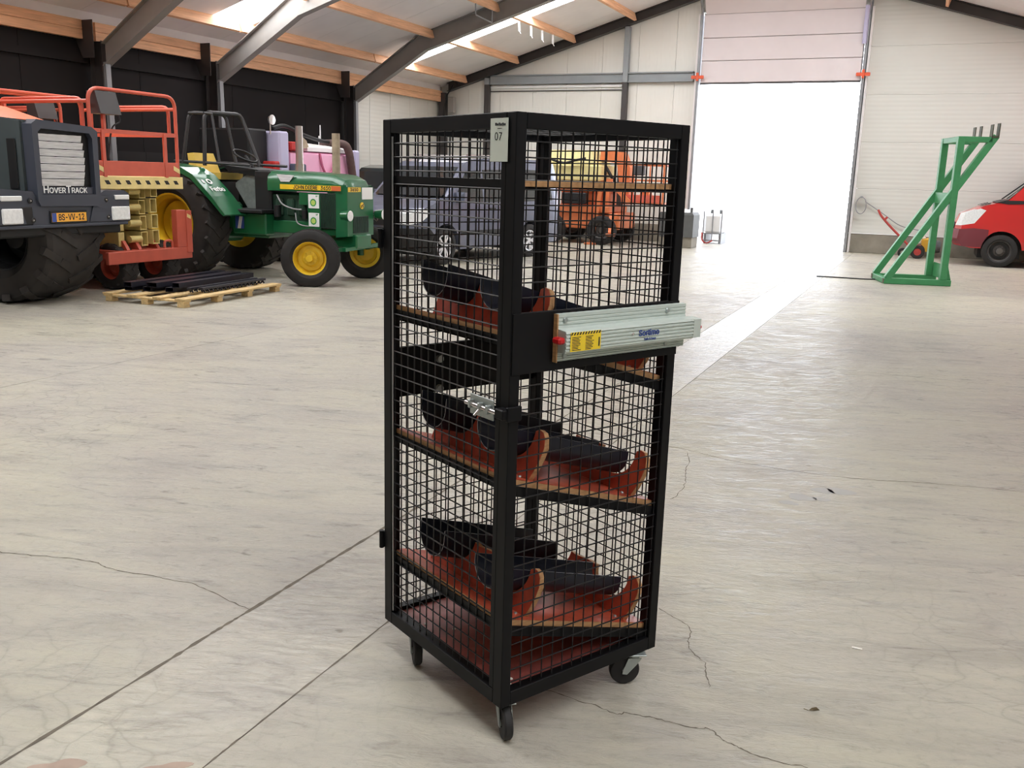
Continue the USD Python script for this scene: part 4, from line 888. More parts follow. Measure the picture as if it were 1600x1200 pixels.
ax = part(tr, 'front_axle', cat(bar((2.36, -0.62, 0.50), (2.36, 0.62, 0.50), 0.12, 0.10), bar((2.75, -0.45, 0.52), (2.75, 0.45, 0.55), 0.06, 0.05), bar((2.75, -0.4, 0.53), (2.45, -0.6, 0.47), 0.05, 0.05), bar((2.75, 0.4, 0.53), (2.45, 0.6, 0.47), 0.05, 0.05), box(2.2, 2.8, -0.2, 0.2, 0.52, 0.72, 0.02), cyl((2.36, -0.56, 0.36), (2.36, -0.56, 0.66), 0.05), cyl((2.36, 0.56, 0.36), (2.36, 0.56, 0.66), 0.05)), 'deere_green')
for s in (-1, 1):
    an = 0.47
    ty = part(tr, 'tyre', steer(tyre_mesh(0.40, 0.26, 0.235), an, 2.36, s*0.70, 0.40), 'rubber', smooth=30, label='ribbed front tyre')
    part(ty, 'tread_ribs', steer(cat(*[lathe([(0.396, y-0.012), (0.408, y-0.010), (0.408, y+0.010), (0.396, y+0.012)], 'y', 48) for y in (-0.085, -0.04, 0.04, 0.085)]), an, 2.36, s*0.70, 0.40), 'rubber')
    rm = disc_rim(0.235, 0.22)
    if s > 0: rm = rot(rm, PI)
    r_m = part(ty, 'rim', steer(rm, an, 2.36, s*0.70, 0.40), 'deere_yellow', smooth=30, label='yellow wheel rim')
    hubm = cat(lathe([(0, -0.13), (0.045, -0.13), (0.055, -0.06), (0.10, -0.052), (0.10, -0.02), (0, -0.02)], 'y', 20), *[lathe([(0, -0.075), (0.012, -0.073), (0.012, -0.03), (0, -0.03)], 'y', 6, (0.085*math.cos(a), 0, 0.085*math.sin(a))) for a in np.arange(8)*PI/4])
    if s > 0: hubm = rot(hubm, PI)
    part(ty, 'hub', steer(hubm, an, 2.36, s*0.70, 0.40), 'deere_yellow')
    ty = part(tr, 'tyre', steer(tyre_mesh(0.79, 0.46, 0.43), 0, 0, s*0.74, 0.79), 'tyre_rubber', smooth=30, label='large rear tyre with chevron lugs')
    part(ty, 'tread_lugs', steer(lugs_mesh(0.795, 0.47, 21, 0.04, 0.05, 0.6), 0, 0, s*0.74, 0.79), 'tyre_rubber')
    rm = disc_rim(0.43, 0.42, 0.42)
    if s > 0: rm = rot(rm, PI)
    part(ty, 'rim', steer(rm, 0, 0, s*0.74, 0.79), 'deere_yellow', smooth=30, label='yellow wheel rim')
part(tr, 'rear_axle', cat(cyl((0, -0.6, 0.79), (0, 0.6, 0.79), 0.11), box(-0.3, 0.4, -0.25, 0.25, 0.5, 1.1, 0.05)), 'deere_green')

# ------------------------------------------------------------------ trailed machine with the pink tank
pt = thing('tank_trailer', 'trailed spraying machine with a pink tank and white lid behind the green tractor', 'trailer', (-11.1, 14.35, 0))
tkm = part(pt, 'tank', hull([(x, y, z) for x in (-0.55, 0.55) for y in (-0.95, 1.05) for z in (1.0, 1.95)]+[(0.70, -0.9, 1.1), (0.70, 1.0, 1.1), (0.70, -0.9, 1.90), (0.70, 1.0, 1.90)]), 'pink_tank', label='pink tank')
part(tkm, 'lid', hull([(x, y, z) for x in (-0.5, 0.66) for y in (-0.35, 1.02) for z in (1.952, 2.02)]+[(0.5, -0.2, 2.10), (-0.4, -0.2, 2.10), (0.5, 0.95, 2.06), (-0.4, 0.95, 2.06)]), 'tank_white', label='white tank lid')
part(tkm, 'end_panel', box(-0.5, 0.73, 1.06, 1.24, 0.95, 2.02, 0.03), 'tank_violet', label='pale violet end panel')
part(tkm, 'end_panel', box(-0.2, 0.74, -1.24, -0.97, 1.3, 2.26, 0.03), 'tank_violet', label='pale violet end panel')
part(tkm, 'hose_loop', tube(smooth_path([(0.71, -0.05, 1.93), (0.74, -0.02, 1.70), (0.75, 0.08, 1.56), (0.75, 0.22, 1.58), (0.74, 0.36, 1.74), (0.72, 0.46, 1.90)]), 0.022, 8), 'hose_pink', smooth=True)
part(pt, 'suction_hose', tube(smooth_path([(0.3, 0.55, 2.12), (0.72, 0.66, 2.12), (0.80, 0.74, 2.0), (0.80, 0.82, 1.75), (0.80, 0.88, 1.50)]), 0.075, 12), 'hose_brown', smooth=True, label='thick brown suction hose')
part(pt, 'top_rail', tube(smooth_path([(0.6, -1.25, 2.30), (0.6, -0.9, 2.36), (0.6, -0.4, 2.24), (0.5, 0.3, 2.16), (0.5, 0.9, 2.14)]), 0.035, 8), 'black_plastic', smooth=True)
part(pt, 'side_frame', box(-0.6, 0.5, -1.75, -1.26, 0.9, 2.28, 0.03), 'black_plastic')
part(pt, 'pump_box', cat(box(0.5, 0.76, -1.42, -1.26, 1.3, 1.75, 0.02), box(0.45, 0.72, -0.9, -0.55, 1.95, 2.10, 0.02)), 'machine_red', label='red pump housing')
part(pt, 'valve_box', box(0.71, 0.84, -0.96, -0.62, 1.30, 1.72, 0.02), 'box_blue_grey', label='blue-grey control cabinet')
part(pt, 'work_lamp', cat(lathe([(0, 0), (0.07, 0.01), (0.085, 0.05), (0.0, 0.055)], 'x', 20, (0.60, -1.30, 2.44)), cyl((0.6, -1.30, 2.2), (0.6, -1.30, 2.40), 0.012, 8)), 'chrome', label='round work lamp')
part(pt, 'bent_plate', hull([(0.6, -0.52, 2.0), (0.6, -0.28, 2.0), (0.66, -0.5, 2.0), (0.66, -0.3, 2.0), (0.62, -0.44, 2.2), (0.62, -0.32, 2.14)]), 'rust_pipe')
for y in (0.50, 0.54): part(pt, 'aerial', cyl((0.3, y, 2.06), (0.3, y, 2.46-0.2*(y < .52)), 0.012, 6), 'white_plastic')
part(pt, 'frame_beam', box(-0.5, 0.55, -1.7, 1.2, 0.7, 0.98, 0.02), 'black_plastic')
for y in (-0.9, 0.6):
    for x in (-0.45, 0.45): part(pt, 'tyre', shift(rot(tyre_mesh(0.42, 0.26, 0.24, n=32), 0), x, y, 0.42), 'rubber', smooth=30)
single('storage_box', box(-13.05, -12.45, 14.62, 15.28, 1.35, 1.85, 0.02), 'cream_box', 'cream box on the dark shelf behind the tractor roll frame', 'box')
tb = thing('storage_rack', 'black steel rack along the dark wall behind the green tractor', 'rack', (-12.75, 15.0, 0))
part(tb, 'deck', box(-0.45, 0.42, -0.9, 0.9, 1.26, 1.345, 0.01), 'dark_steel')
for x in (-0.4, 0.38):
    for y in (-0.85, 0.85): part(tb, 'leg', box(x-0.04, x+0.04, y-0.04, y+0.04, 0, 1.26), 'dark_steel')

# ------------------------------------------------------------------ vans
def van(name, label, cat_, loc, rz, paint_, prof, W, wheels, wr, belt, roofz, glassdef, nose, tumble=0.20, bumper=None, lampc=None, rimstyle='alloy', grille=None, extras=None, bumper_mat='trim_black'):
    """Body pressed from a side outline: rounded in plan at the nose and drawn in above the belt line."""
    t = thing(name, label, cat_, loc, rz)
    hw = W/2; xf = max(p[0] for p in prof); xr = min(p[0] for p in prof)
    def deform(V):
        V = np.array(V, float); x, y, z = V.T
        k = np.ones(len(V))
        k -= tumble*np.clip((z-belt)/(roofz-belt), 0, 1.1)**1.3*0.9
        k -= 0.05*np.clip((0.55-z)/0.35, 0, 1)
        f = np.clip((x-(xf-nose))/nose, 0, 1); k *= 1-0.30*f**2.2
        r = np.clip(((xr+0.35)-x)/0.35, 0, 1); k *= 1-0.10*r**2
        V2 = V.copy(); V2[:, 1] = y*k
        V2[:, 0] -= 0.16*(np.abs(y)/hw)**2*f
        return V2
    def dm(m):
        m = m.copy(); m.vertices = deform(m.vertices); return m
    def fine(poly, y0, y1, e=0.16, plane='xz'):
        m = prism(poly, y0, y1, plane)
        v, f = trimesh.remesh.subdivide_to_size(m.vertices, m.faces, e, max_iter=12)
        m = trimesh.Trimesh(v, f); m.merge_vertices(); return m
    P = Polygon(prof)
    for wx in wheels: P = P.difference(Point(wx, wr).buffer(wr*1.2, 16)).difference(sbox(wx-wr*1.2, -1, wx+wr*1.2, wr))
    body = part(t, 'body', dm(fine(P.simplify(0.004), -hw, hw, 0.13)), paint_, smooth=32)
    for wx in wheels: part(t, 'wheel_well', box(wx-wr*1.18, wx+wr*1.18, -hw+0.28, hw-0.28, wr*0.5, wr*2.15), 'trim_black')
    for pts in glassdef['side']:
        for s in (-1, 1):
            g = fine(Polygon(pts), s*hw-0.012, s*hw+0.008, 0.13); part(body, 'side_window', dm(g), 'car_glass')
    a, b_ = glassdef['front']; out = []
    d = np.array([b_[0]-a[0], 0, b_[1]-a[1]], float); nrm = np.array([d[2], 0, -d[0]]); nrm /= np.linalg.norm(nrm)
    U, Vv = np.meshgrid(np.linspace(-1, 1, 9), np.linspace(0.04, 0.97, 5))
    pts = np.stack([a[0]+d[0]*Vv, U*(hw-0.09), a[1]+d[2]*Vv], -1).reshape(-1, 3)+nrm*0.012
    lo = pts-nrm*0.03
    n = 9; F = []
    for i in range(4):
        for j in range(8):
            q = i*n+j; F += [(q, q+1, q+n+1), (q, q+n+1, q+n)]
    F = np.array(F); F = np.vstack([F, F[:, ::-1]+45])
    part(body, 'windscreen', trimesh.Trimesh(deform(np.vstack([pts, lo])), F, process=False), 'car_glass')
    if lampc:
        for s in (-1, 1):
            y0, y1 = sorted((s*(hw-0.34), s*(hw+0.006)))
            part(body, 'headlamp', dm(fine(Polygon(lampc), y0, y1, 0.1)), 'lamp_lens', smooth=30)
    if bumper: part(body, 'bumper', dm(fine(Polygon(bumper).difference(Point(wheels[0], wr).buffer(wr*1.2, 16)), -hw-0.008, hw+0.008, 0.12)), bumper_mat, smooth=30)
    if grille: part(body, 'grille', dm(fine(Polygon(grille), -hw*0.42, hw*0.42, 0.1)), 'trim_black')
    for wx in wheels:
        for s in (-1, 1):
            y = s*(hw-0.13)
            ty = part(t, 'tyre', shift(tyre_mesh(wr, 0.22, wr*0.62, n=40), wx, y, wr), 'rubber', smooth=30)
            R = wr*0.64
            if rimstyle == 'alloy':
                rm = [lathe([(R*0.88, -0.10), (R, -0.105), (R, -0.08), (R*0.9, -0.05), (R*0.86, 0.08), (R*0.84, 0.08)], 'y', 40), lathe([(0, -0.10), (R*0.24, -0.095), (R*0.26, -0.06), (0, -0.06)], 'y', 24)]
                for k in range(5):
                    for dk in (-0.16, 0.16):
                        an = 2*PI*k/5; a2 = an+dk*1.3
                        rm.append(bar((R*0.2*math.cos(an), -0.085, R*0.2*math.sin(an)), (R*0.92*math.cos(a2), -0.09, R*0.92*math.sin(a2)), 0.035, 0.03, up=(0, 1, 0)))
                rm = cat(*rm); mm = 'alloy'
            else:
                rm = cat(disc_rim(R, 0.2, 0.22), *[lathe([(0, -0.125), (0.012, -0.12), (0.012, -0.05), (0, -0.05)], 'y', 6, (R*0.42*math.cos(q), 0, R*0.42*math.sin(q))) for q in np.arange(6)*PI/3], lathe([(0, -0.115), (R*0.3, -0.10), (R*0.34, -0.05), (0, -0.05)], 'y', 24)); mm = 'steel_rim'
            if s > 0: rm = rot(rm, PI)
            part(ty, 'rim', shift(rm, wx, y, wr), mm, smooth=30)
            part(ty, 'brake_disc', shift(lathe([(0, -0.02), (R*0.75, -0.02), (R*0.75, 0.02), (0, 0.02)], 'y', 30), wx, y, wr), 'trim_black')
    for s in (-1, 1):
        mx, mz = glassdef['mirror']
        part(body, 'mirror', shift(hull([(x, y, z) for x in (-0.06, 0.07) for y in (-0.09, 0.11) for z in (-0.07, 0.12)]+[(0.11, 0, 0.02)]), mx, s*(hw+0.09), mz), extras or 'trim_black')
        part(body, 'door_handle', box(glassdef['mirror'][0]-1.15, glassdef['mirror'][0]-0.95, min(s*(hw-0.005), s*(hw+0.02)), max(s*(hw-0.005), s*(hw+0.02)), belt-0.09, belt-0.05, 0.006), 'trim_black' if paint_ != 'van_red' else 'van_red')
        part(body, 'rub_strip', dm(fine(sbox(wheels[1]+wr*1.3, 0.52, wheels[0]-wr*1.3, 0.60), min(s*(hw-0.01), s*(hw+0.012)), max(s*(hw-0.01), s*(hw+0.012)), 0.15)), 'trim_black')
    return t, body, dm, fine

mpv = [(2.36, 0.35), (2.42, 0.50), (2.40, 0.72), (2.34, 0.88), (2.10, 1.02), (1.66, 1.16), (1.50, 1.20), (0.98, 1.72), (0.80, 1.84), (0.40, 1.92), (-1.8, 1.95), (-2.20, 1.90), (-2.36, 1.45), (-2.42, 0.95), (-2.42, 0.40), (-2.30, 0.28), (2.2, 0.25)]
heading = math.atan2(-0.98, -0.19)
sv, sb, _, _ = van('silver_van', 'silver-blue passenger van with alloy wheels parked facing the viewer, seen through the trolley mesh', 'van', (-8.60, 16.42, 0), heading, 'van_silver', mpv, 1.86, (1.52, -1.22), 0.335, 1.06, 1.95,
    {'side': ([(1.30, 1.14), (0.42, 1.12), (0.42, 1.70), (0.86, 1.68)], [(0.34, 1.12), (-0.72, 1.12), (-0.72, 1.74), (0.34, 1.71)], [(-0.80, 1.12), (-1.98, 1.14), (-1.92, 1.74), (-0.80, 1.75)]), 'front': ((1.54, 1.19), (0.93, 1.76)), 'mirror': (1.18, 1.18)},
    0.75, bumper=[(2.36, 0.33), (2.45, 0.50), (2.44, 0.66), (2.0, 0.66), (1.7, 0.4), (1.7, 0.28), (2.2, 0.24)], lampc=[(2.43, 0.72), (2.385, 0.92), (2.05, 1.01), (1.98, 0.92), (2.2, 0.76)], grille=[(2.425, 0.70), (2.40, 0.90), (2.3, 0.93), (2.3, 0.70)], extras='van_silver')
part(sb, 'emblem', cat(lathe([(0.075, 0), (0.09, 0.012), (0.075, 0.014)], 'x', 28, (2.40, 0, 0.80)), *[bar((2.41, 0, 0.80), (2.41, 0.08*math.sin(a), 0.80+0.08*math.cos(a)), 0.008, 0.012, up=(1, 0, 0)) for a in (0, 2*PI/3, 4*PI/3)]), 'chrome', label='chrome star emblem')
for s in (-1, 1): part(sb, 'roof_rail', cat(bar((0.6, s*0.66, 1.97), (-1.9, s*0.66, 2.0), 0.035, 0.035)), 'chrome')
van('dark_car', 'dark green estate car parked behind the silver van, mostly hidden', 'car', (-11.35, 19.0, 0), heading+0.25, 'van_dark', [(a*0.95, z*0.93 if z > 0.4 else z) for a, z in mpv], 1.80, (1.45, -1.3), 0.32, 1.0, 1.82,
    {'side': ([(1.20, 1.07), (0.40, 1.05), (0.40, 1.58), (0.82, 1.56)], [(0.32, 1.05), (-0.7, 1.05), (-0.7, 1.62), (0.32, 1.59)]), 'front': ((1.46, 1.11), (0.88, 1.64)), 'mirror': (1.1, 1.1)}, 0.7,
    lampc=[(2.30, 0.68), (2.26, 0.85), (1.95, 0.93), (1.88, 0.86), (2.1, 0.71)])
spr = [(2.92, 0.42), (2.98, 0.58), (2.94, 0.90), (2.86, 1.08), (2.50, 1.26), (2.10, 1.36), (1.98, 1.40), (1.42, 2.02), (1.16, 2.26), (0.80, 2.40), (0.3, 2.45), (-2.7, 2.45), (-2.92, 2.38), (-2.96, 0.5), (-2.90, 0.38), (2.7, 0.38)]
rv, rb, rdm, rfine = van('red_van', 'red high-roof van with maroon bumper at the right edge', 'van', (3.42, 23.02, 0), PI, 'van_red', spr, 1.98, (2.02, -1.6), 0.345, 1.20, 2.45,
    {'side': ([(1.66, 1.38), (0.92, 1.34), (0.92, 1.94), (1.34, 1.96)], ), 'front': ((2.02, 1.40), (1.38, 2.06)), 'mirror': (1.44, 1.50)}, 0.8, tumble=0.14,
    bumper=[(2.90, 0.40), (3.02, 0.56), (3.00, 0.76), (2.66, 0.80), (2.30, 0.78), (2.30, 0.40)], bumper_mat='bumper_maroon', lampc=[(2.985, 0.84), (2.90, 1.10), (2.56, 1.22), (2.42, 1.18), (2.66, 0.90)], rimstyle='steel', grille=[(2.99, 0.70), (2.95, 0.90), (2.8, 0.90), (2.8, 0.70)])
part(rb, 'scuttle', rdm(rfine([(2.20, 1.352), (2.02, 1.40), (1.70, 1.40), (1.56, 1.34), (1.98, 1.32)], -0.998, 0.998, 0.12)), 'trim_black')
part(rb, 'bonnet_vent', cat(*[rdm(rfine([(2.52, 1.272), (2.30, 1.32), (2.30, 1.335), (2.50, 1.285)], y-0.14, y+0.14, 0.1)) for y in (-0.55, 0.55)]), 'trim_black')
part(rb, 'door_seam', cat(*[rdm(rfine([(0.86, 0.5), (0.875, 0.5), (0.875, 2.0), (0.86, 2.0)], s*0.99-0.006, s*0.99+0.004, 0.15)) for s in (-1, 1)]), 'bumper_maroon')
part(rb, 'wiper', cat(bar((2.06, 0.1, 1.42), (1.72, 0.75, 1.76), 0.02, 0.02)), 'trim_black')
part(rb, 'roof_bar', cat(box(1.05, 1.25, -0.75, 0.75, 2.32, 2.40, 0.01), box(1.1, 1.45, 0.45, 0.62, 2.30, 2.36, 0.01)), 'trim_black')

# ------------------------------------------------------------------ orange boom lift against the end wall
bl = thing('boom_lift', 'orange boom lift with cream turret and folded basket against the end wall', 'lift', (-7.8, 22.7, 0))
part(bl, 'chassis', cat(box(-1.3, 0.75, -0.7, 0.7, 0.38, 0.78, 0.03), box(-1.1, 0.5, -0.75, 0.75, 0.78, 0.95, 0.02)), 'boom_orange')
for x in (-1.0, 0.35):
    for s in (-1, 1):
        ty = part(bl, 'tyre', shift(tyre_mesh(0.36, 0.26, 0.2, n=32), x, s*0.78, 0.36), 'rubber', smooth=30)
        part(ty, 'rim', shift(disc_rim(0.2, 0.2) if s < 0 else rot(disc_rim(0.2, 0.2), PI), x, s*0.78, 0.36), 'steel_rim')
part(bl, 'leg', cat(bar((0.1, -0.8, 0.05), (0.25, -0.75, 1.30), 0.12, 0.10), box(-0.05, 0.25, -0.95, -0.65, 0, 0.05, 0.01)), 'boom_orange')
part(bl, 'turret', cat(box(-1.5, 0.20, -0.62, 0.62, 1.55, 1.94, 0.03), hull([(x, y, z) for x in (-1.5, 0.05) for y in (-0.55, 0.55) for z in (1.94, 2.0)]+[(x, y, 2.30) for x in (-1.45, -0.15) for y in (-0.45, 0.45)])), 'boom_cream', label='cream coloured turret')
part(bl, 'pedestal', cat(box(-0.9, 0.3, -0.45, 0.45, 0.95, 1.55, 0.02), box(-1.4, 0.45, -0.60, 0.60, 1.28, 1.54, 0.02)), 'boom_orange')
part(bl, 'hydraulic_hoses', tube(smooth_path([(-1.3, -0.66, 2.12), (-0.8, -0.68, 1.98), (-0.5, -0.68, 2.04), (-0.2, -0.66, 2.1)]), 0.03, 8), 'black_plastic')
bo = part(bl, 'boom', cat(hull([(0.0, y, z) for y in (-0.12, 0.12) for z in (2.05, 2.32)]+[(0.55, y, z) for y in (-0.14, 0.14) for z in (2.0, 2.28)]), hull([(0.45, y, z) for y in (-0.14, 0.14) for z in (2.28, 2.0)]+[(0.62, y, z) for y in (-0.14, 0.14) for z in (2.28, 1.0)]+[(0.80, y, z) for y in (-0.14, 0.14) for z in (1.9, 1.0)])), 'boom_orange')
part(bo, 'cylinder', cyl((0.15, -0.18, 1.95), (0.45, -0.18, 1.5), 0.04, 12), 'black_plastic')
bk = part(bl, 'basket', cat(*[tube(fillet([(0.72+0.02, s*0.4, 1.05), (0.74, s*0.4, 1.98), (1.75, s*0.4, 1.98), (1.75, s*0.4, 1.05)], 0.08), 0.025, 8) for s in (-1, 1)], *[bar((0.74, s*0.4, 1.6), (1.75, s*0.4, 1.6), 0.03, 0.04) for s in (-1, 1)], bar((1.75, -0.4, 1.98), (1.75, 0.4, 1.98), 0.04, 0.04), box(0.74, 1.75, -0.42, 0.42, 1.02, 1.07), *[bar((x, -0.4, 1.05), (x, -0.4, 1.98), 0.03, 0.03, up=(0, 1, 0)) for x in (1.05, 1.4)]), 'boom_orange')
part(bk, 'toe_panel', cat(box(0.80, 1.72, -0.44, -0.42, 1.07, 1.25, 0.003)), 'lift_red')
part(bk, 'control_panel', box(0.95, 1.25, -0.44, -0.30, 1.72, 1.96, 0.02), 'control_grey')
part(bk, 'jib', cat(hull([(1.0, -0.1, 1.02), (1.4, -0.1, 1.02), (1.15, -0.1, 1.5), (1.28, -0.1, 1.5), (1.0, 0.1, 1.02), (1.4, 0.1, 1.02), (1.15, 0.1, 1.5), (1.28, 0.1, 1.5)])), 'boom_orange')

part(bl, 'upright_arm', cat(bar((0.30, -0.55, 0.55), (0.42, -0.55, 1.62), 0.16, 0.12), bar((0.42, -0.55, 1.55), (0.95, -0.5, 1.05), 0.10, 0.10)), 'boom_orange')
part(bl, 'outrigger', cat(bar((0.55, -0.70, 0.75), (0.62, -0.95, 0.30), 0.09, 0.09), box(0.54, 0.74, -1.05, -0.85, 0.24, 0.30, 0.01)), 'boom_orange')
part(bl, 'outrigger', cat(bar((-1.05, -0.70, 0.75), (-1.15, -0.98, 0.06), 0.09, 0.09), box(-1.26, -1.04, -1.08, -0.88, 0.0, 0.05, 0.01)), 'boom_orange')
part(bl, 'battery_box', box(-0.75, -0.1, -0.80, -0.66, 0.98, 1.26, 0.02), 'black_plastic')
# ------------------------------------------------------------------ cabinet by the door, tank outside, hand truck, drum
cb = thing('generator_cabinet', 'dark grey machine cabinet standing at the left side of the open door', 'cabinet', (-5.72, 22.75, 0))
part(cb, 'housing', hull([(x, y, z) for x in (-0.42, 0.44) for y in (-0.32, 0.32) for z in (0.26, 0.80)]+[(-0.40, -0.3, 0.86), (0.40, -0.3, 0.86), (-0.40, 0.3, 0.86), (0.40, 0.3, 0.86)]), 'cabinet_grey')
part(cb, 'base', box(-0.40, 0.42, -0.30, 0.30, 0.0, 0.26, 0.01), 'concrete_plinth')
part(cb, 'wrapping', hull([(-0.42, -0.3, 0.862), (0.3, -0.3, 0.862), (-0.42, 0.3, 0.862), (0.3, 0.3, 0.862), (-0.2, -0.1, 0.97), (0.0, 0.1, 0.95), (0.25, 0.0, 0.93)]), 'white_plastic', label='white sheet lying on top')
part(cb, 'pipe_stub', cyl((0.33, -0.1, 0.86), (0.33, -0.1, 0.98), 0.03, 10), 'cabinet_grey')
wt = thing('water_tank', 'white plastic tank on a small frame just outside the open door', 'tank', (-5.43, 25.2, -0.02))
part(wt, 'tank', box(-0.12, 0.36, -0.4, 0.4, 0.28, 0.80, 0.06), 'white_plastic')
part(wt, 'frame', cat(*[bar((x, -0.42, 0.08), (x, -0.42, 0.86), 0.025, 0.025) for x in (-0.12, 0.12, 0.36)], bar((-0.12, -0.42, 0.28), (0.36, -0.42, 0.28), 0.03, 0.03), bar((-0.12, -0.42, 0.1), (0.36, -0.42, 0.1), 0.03, 0.03), *[box(x-0.03, x+0.03, -0.35, 0.35, 0, 0.28) for x in (-0.08, 0.32)]), 'galv')
part(wt, 'filler_cap', cat(*[lathe([(0, 0), (0.04, 0), (0.035, 0.1), (0, 0.1)], 'z', 14, (x, 0, 0.80)) for x in (0.0, 0.24)]), 'cabinet_grey')
part(wt, 'red_hose', tube(smooth_path([(-0.14, -0.46, 0.3), (-0.12, -0.5, 0.12), (0.0, -0.52, 0.03), (0.16, -0.5, 0.1)]), 0.02, 6), 'jack_red')
ht = thing('hand_truck', 'red hand truck with black wheels leaning back near the end wall', 'hand truck', (-0.36, 23.55, 0), 0.0)
part(ht, 'handle', cat(tube(smooth_path([(-0.02, 0, 0.26), (-0.45, 0, 0.66), (-0.70, 0, 0.92), (-0.80, 0, 1.08)]), 0.026, 8), bar((-0.64, -0.0, 0.84), (-0.58, 0.0, 0.92), 0.05, 0.05)), 'jack_red', smooth=40)
part(ht, 'frame', cat(box(-0.10, 0.22, -0.18, 0.18, 0.20, 0.30, 0.02), bar((0.05, 0, 0.28), (0.18, 0, 0.48), 0.10, 0.06)), 'jack_red')
for s in (-1, 1):
    ty = part(ht, 'wheel', shift(tyre_mesh(0.155, 0.07, 0.08, n=28, bulge=0.01), 0.16, s*0.20, 0.155), 'rubber', smooth=30)
    part(ty, 'rim', shift(lathe([(0, -0.03), (0.08, -0.026), (0.08, 0.026), (0, 0.03)], 'y', 24), 0.16, s*0.20, 0.155), 'jack_red')
part(ht, 'caster', shift(tyre_mesh(0.11, 0.06, 0.05, n=24, bulge=0.01), -0.16, 0.0, 0.11), 'rubber', smooth=30)
dm_ = thing('compressor', 'small compressor with yellow body behind the red hand truck', 'compressor', (0.02, 23.98, 0))
part(dm_, 'body', hull([(x, y, z) for x in (-0.16, 0.12) for y in (-0.16, 0.16) for z in (0.14, 0.42)]+[(0.02, -0.1, 0.47), (0.02, 0.1, 0.47)]), 'drum_yellow', label='yellow body')
part(dm_, 'motor', cat(cyl((-0.18, 0, 0.44), (-0.18, 0, 0.52), 0.10), box(-0.36, -0.16, -0.12, 0.12, 0.30, 0.44, 0.03)), 'white_plastic')
part(dm_, 'end_cap', lathe([(0, 0), (0.13, 0), (0.15, 0.06), (0.13, 0.14), (0, 0.14)], 'x', 20, (0.12, 0, 0.26)), 'cabinet_grey')
part(dm_, 'foot', cat(*[box(x-0.03, x+0.03, y-0.03, y+0.03, 0, 0.16) for x in (-0.14, 0.12) for y in (-0.12, 0.12)]), 'drum_yellow')

# ------------------------------------------------------------------ green steel stand
d = np.array([0.46-(-0.42), 17.27-16.47]); ang = math.atan2(d[1], d[0])
gs = thing('steel_stand', 'tall green welded steel stand with slanting legs and forked tops', 'stand', (-0.62, 16.80, 0), 0.275)
LB, WB, S = 1.08, 0.84, 0.105
for y, nm in ((0.0, 'near'), (WB, 'far')):
    br = part(gs, 'base_rail', box(0.0, LB, y-S/2, y+S/2, 0.002, S*0.95, 0.006), 'stand_green')
    part(br, 'end_cap', box(-0.006, 0.0, y-S/2+0.008, y+S/2-0.008, 0.012, S*0.95-0.01), 'crack_dark', label='rusty open tube end')
    px_ = 0.95
    ps = part(gs, 'post', bar((px_, y, 0.10), (px_, y, 2.40), S, S, up=(1, 0, 0), c=0.005), 'stand_green')
    part(gs, 'slanting_leg', bar((0.05, y, 0.09), (1.48, y, 2.46), S*0.95, S, up=(1, 0, 0), c=0.005), 'stand_green')
    part(gs, 'top_arm', bar((px_-0.05, y, 2.40), (1.43, y, 2.40), S*0.95, 0.09, c=0.005), 'stand_green')
    fk = part(gs, 'fork', cat(box(1.40, 1.415, y-0.06, y+0.06, 2.44, 2.64), box(1.50, 1.515, y-0.06, y+0.06, 2.44, 2.66), box(1.40, 1.515, y-0.06, y+0.06, 2.43, 2.46)), 'rusty_bracket', label='greenish worn steel fork')
part(gs, 'cross_tube', box(0.0, 0.10, S/2, WB-S/2, 0.004, 0.096, 0.006), 'stand_green')
part(gs, 'cross_tube', box(0.905, 0.995, S/2, WB-S/2, 2.355, 2.445, 0.006), 'stand_green')
part(gs, 'cross_plate', box(0.88, 0.91, S/2, WB-S/2, 1.36, 1.54, 0.004), 'stand_green')
part(gs, 'foot_plate', cat(box(1.005, 1.02, S/2, WB-S/2, 0.10, 0.34)), 'stand_green')
part(gs, 'gusset', cat(*[prism([(1.005, 0.10), (1.08, 0.10), (1.005, 0.36)], y-0.006, y+0.006, 'xz') for y in (0.0, WB)]), 'stand_green')

# ------------------------------------------------------------------ pallet with black steel
pa = thing('wooden_pallet', 'long low wooden pallet on the floor carrying black steel profiles', 'pallet', (-7.80, 8.06, 0), math.atan2(1.9, -0.12)-PI/2)
PLen, PWid = 1.92, 1.22
for i, x in enumerate((-0.07, -0.40, -0.78, -1.15)):
    part(pa, 'plank', box(x-0.075, x+0.075, 0.0, PLen, 0.083, 0.105, 0.002), 'pallet_wood')
for y in (0.06, 0.66, 1.26, 1.86):
    part(pa, 'cross_board', box(-PWid, 0.0, y-0.05, y+0.05, 0.062, 0.083, 0.002), 'pallet_wood')
    for x in (-0.07, -0.60, -1.14):
        part(pa, 'block', box(x-0.05, x+0.05, y-0.05, y+0.05, 0.0, 0.062, 0.002), 'pallet_wood')
rz = math.atan2(1.9, -0.12)-PI/2
def steel(label, x, z, y0, y1, w, h):
    o = Polygon([(-w/2, 0), (w/2, 0), (w/2, h), (-w/2, h)]).difference(sbox(-w/2+0.005, 0.005, w/2-0.005, h-0.005))
    b_ = thing('steel_beam', label, 'steel beam', (-7.80, 8.06, 0), rz, group=None)
    part(b_, 'profile', shift(rot(prism(o, 0, y1-y0, 'yz'), PI/2), x, y0, z), 'black_steel')
    return b_
z1 = 0.1055
steel('black hollow steel beam in the bottom layer on the pallet, farthest from the viewer', -1.10, z1, 0.30, 1.95, 0.12, 0.055)
steel('black hollow steel beam in the bottom layer on the pallet, second from the far side', -0.85, z1, 0.34, 1.90, 0.12, 0.055)
steel('black hollow steel beam in the bottom layer on the pallet, middle one', -0.58, z1, 0.42, 1.94, 0.12, 0.055)
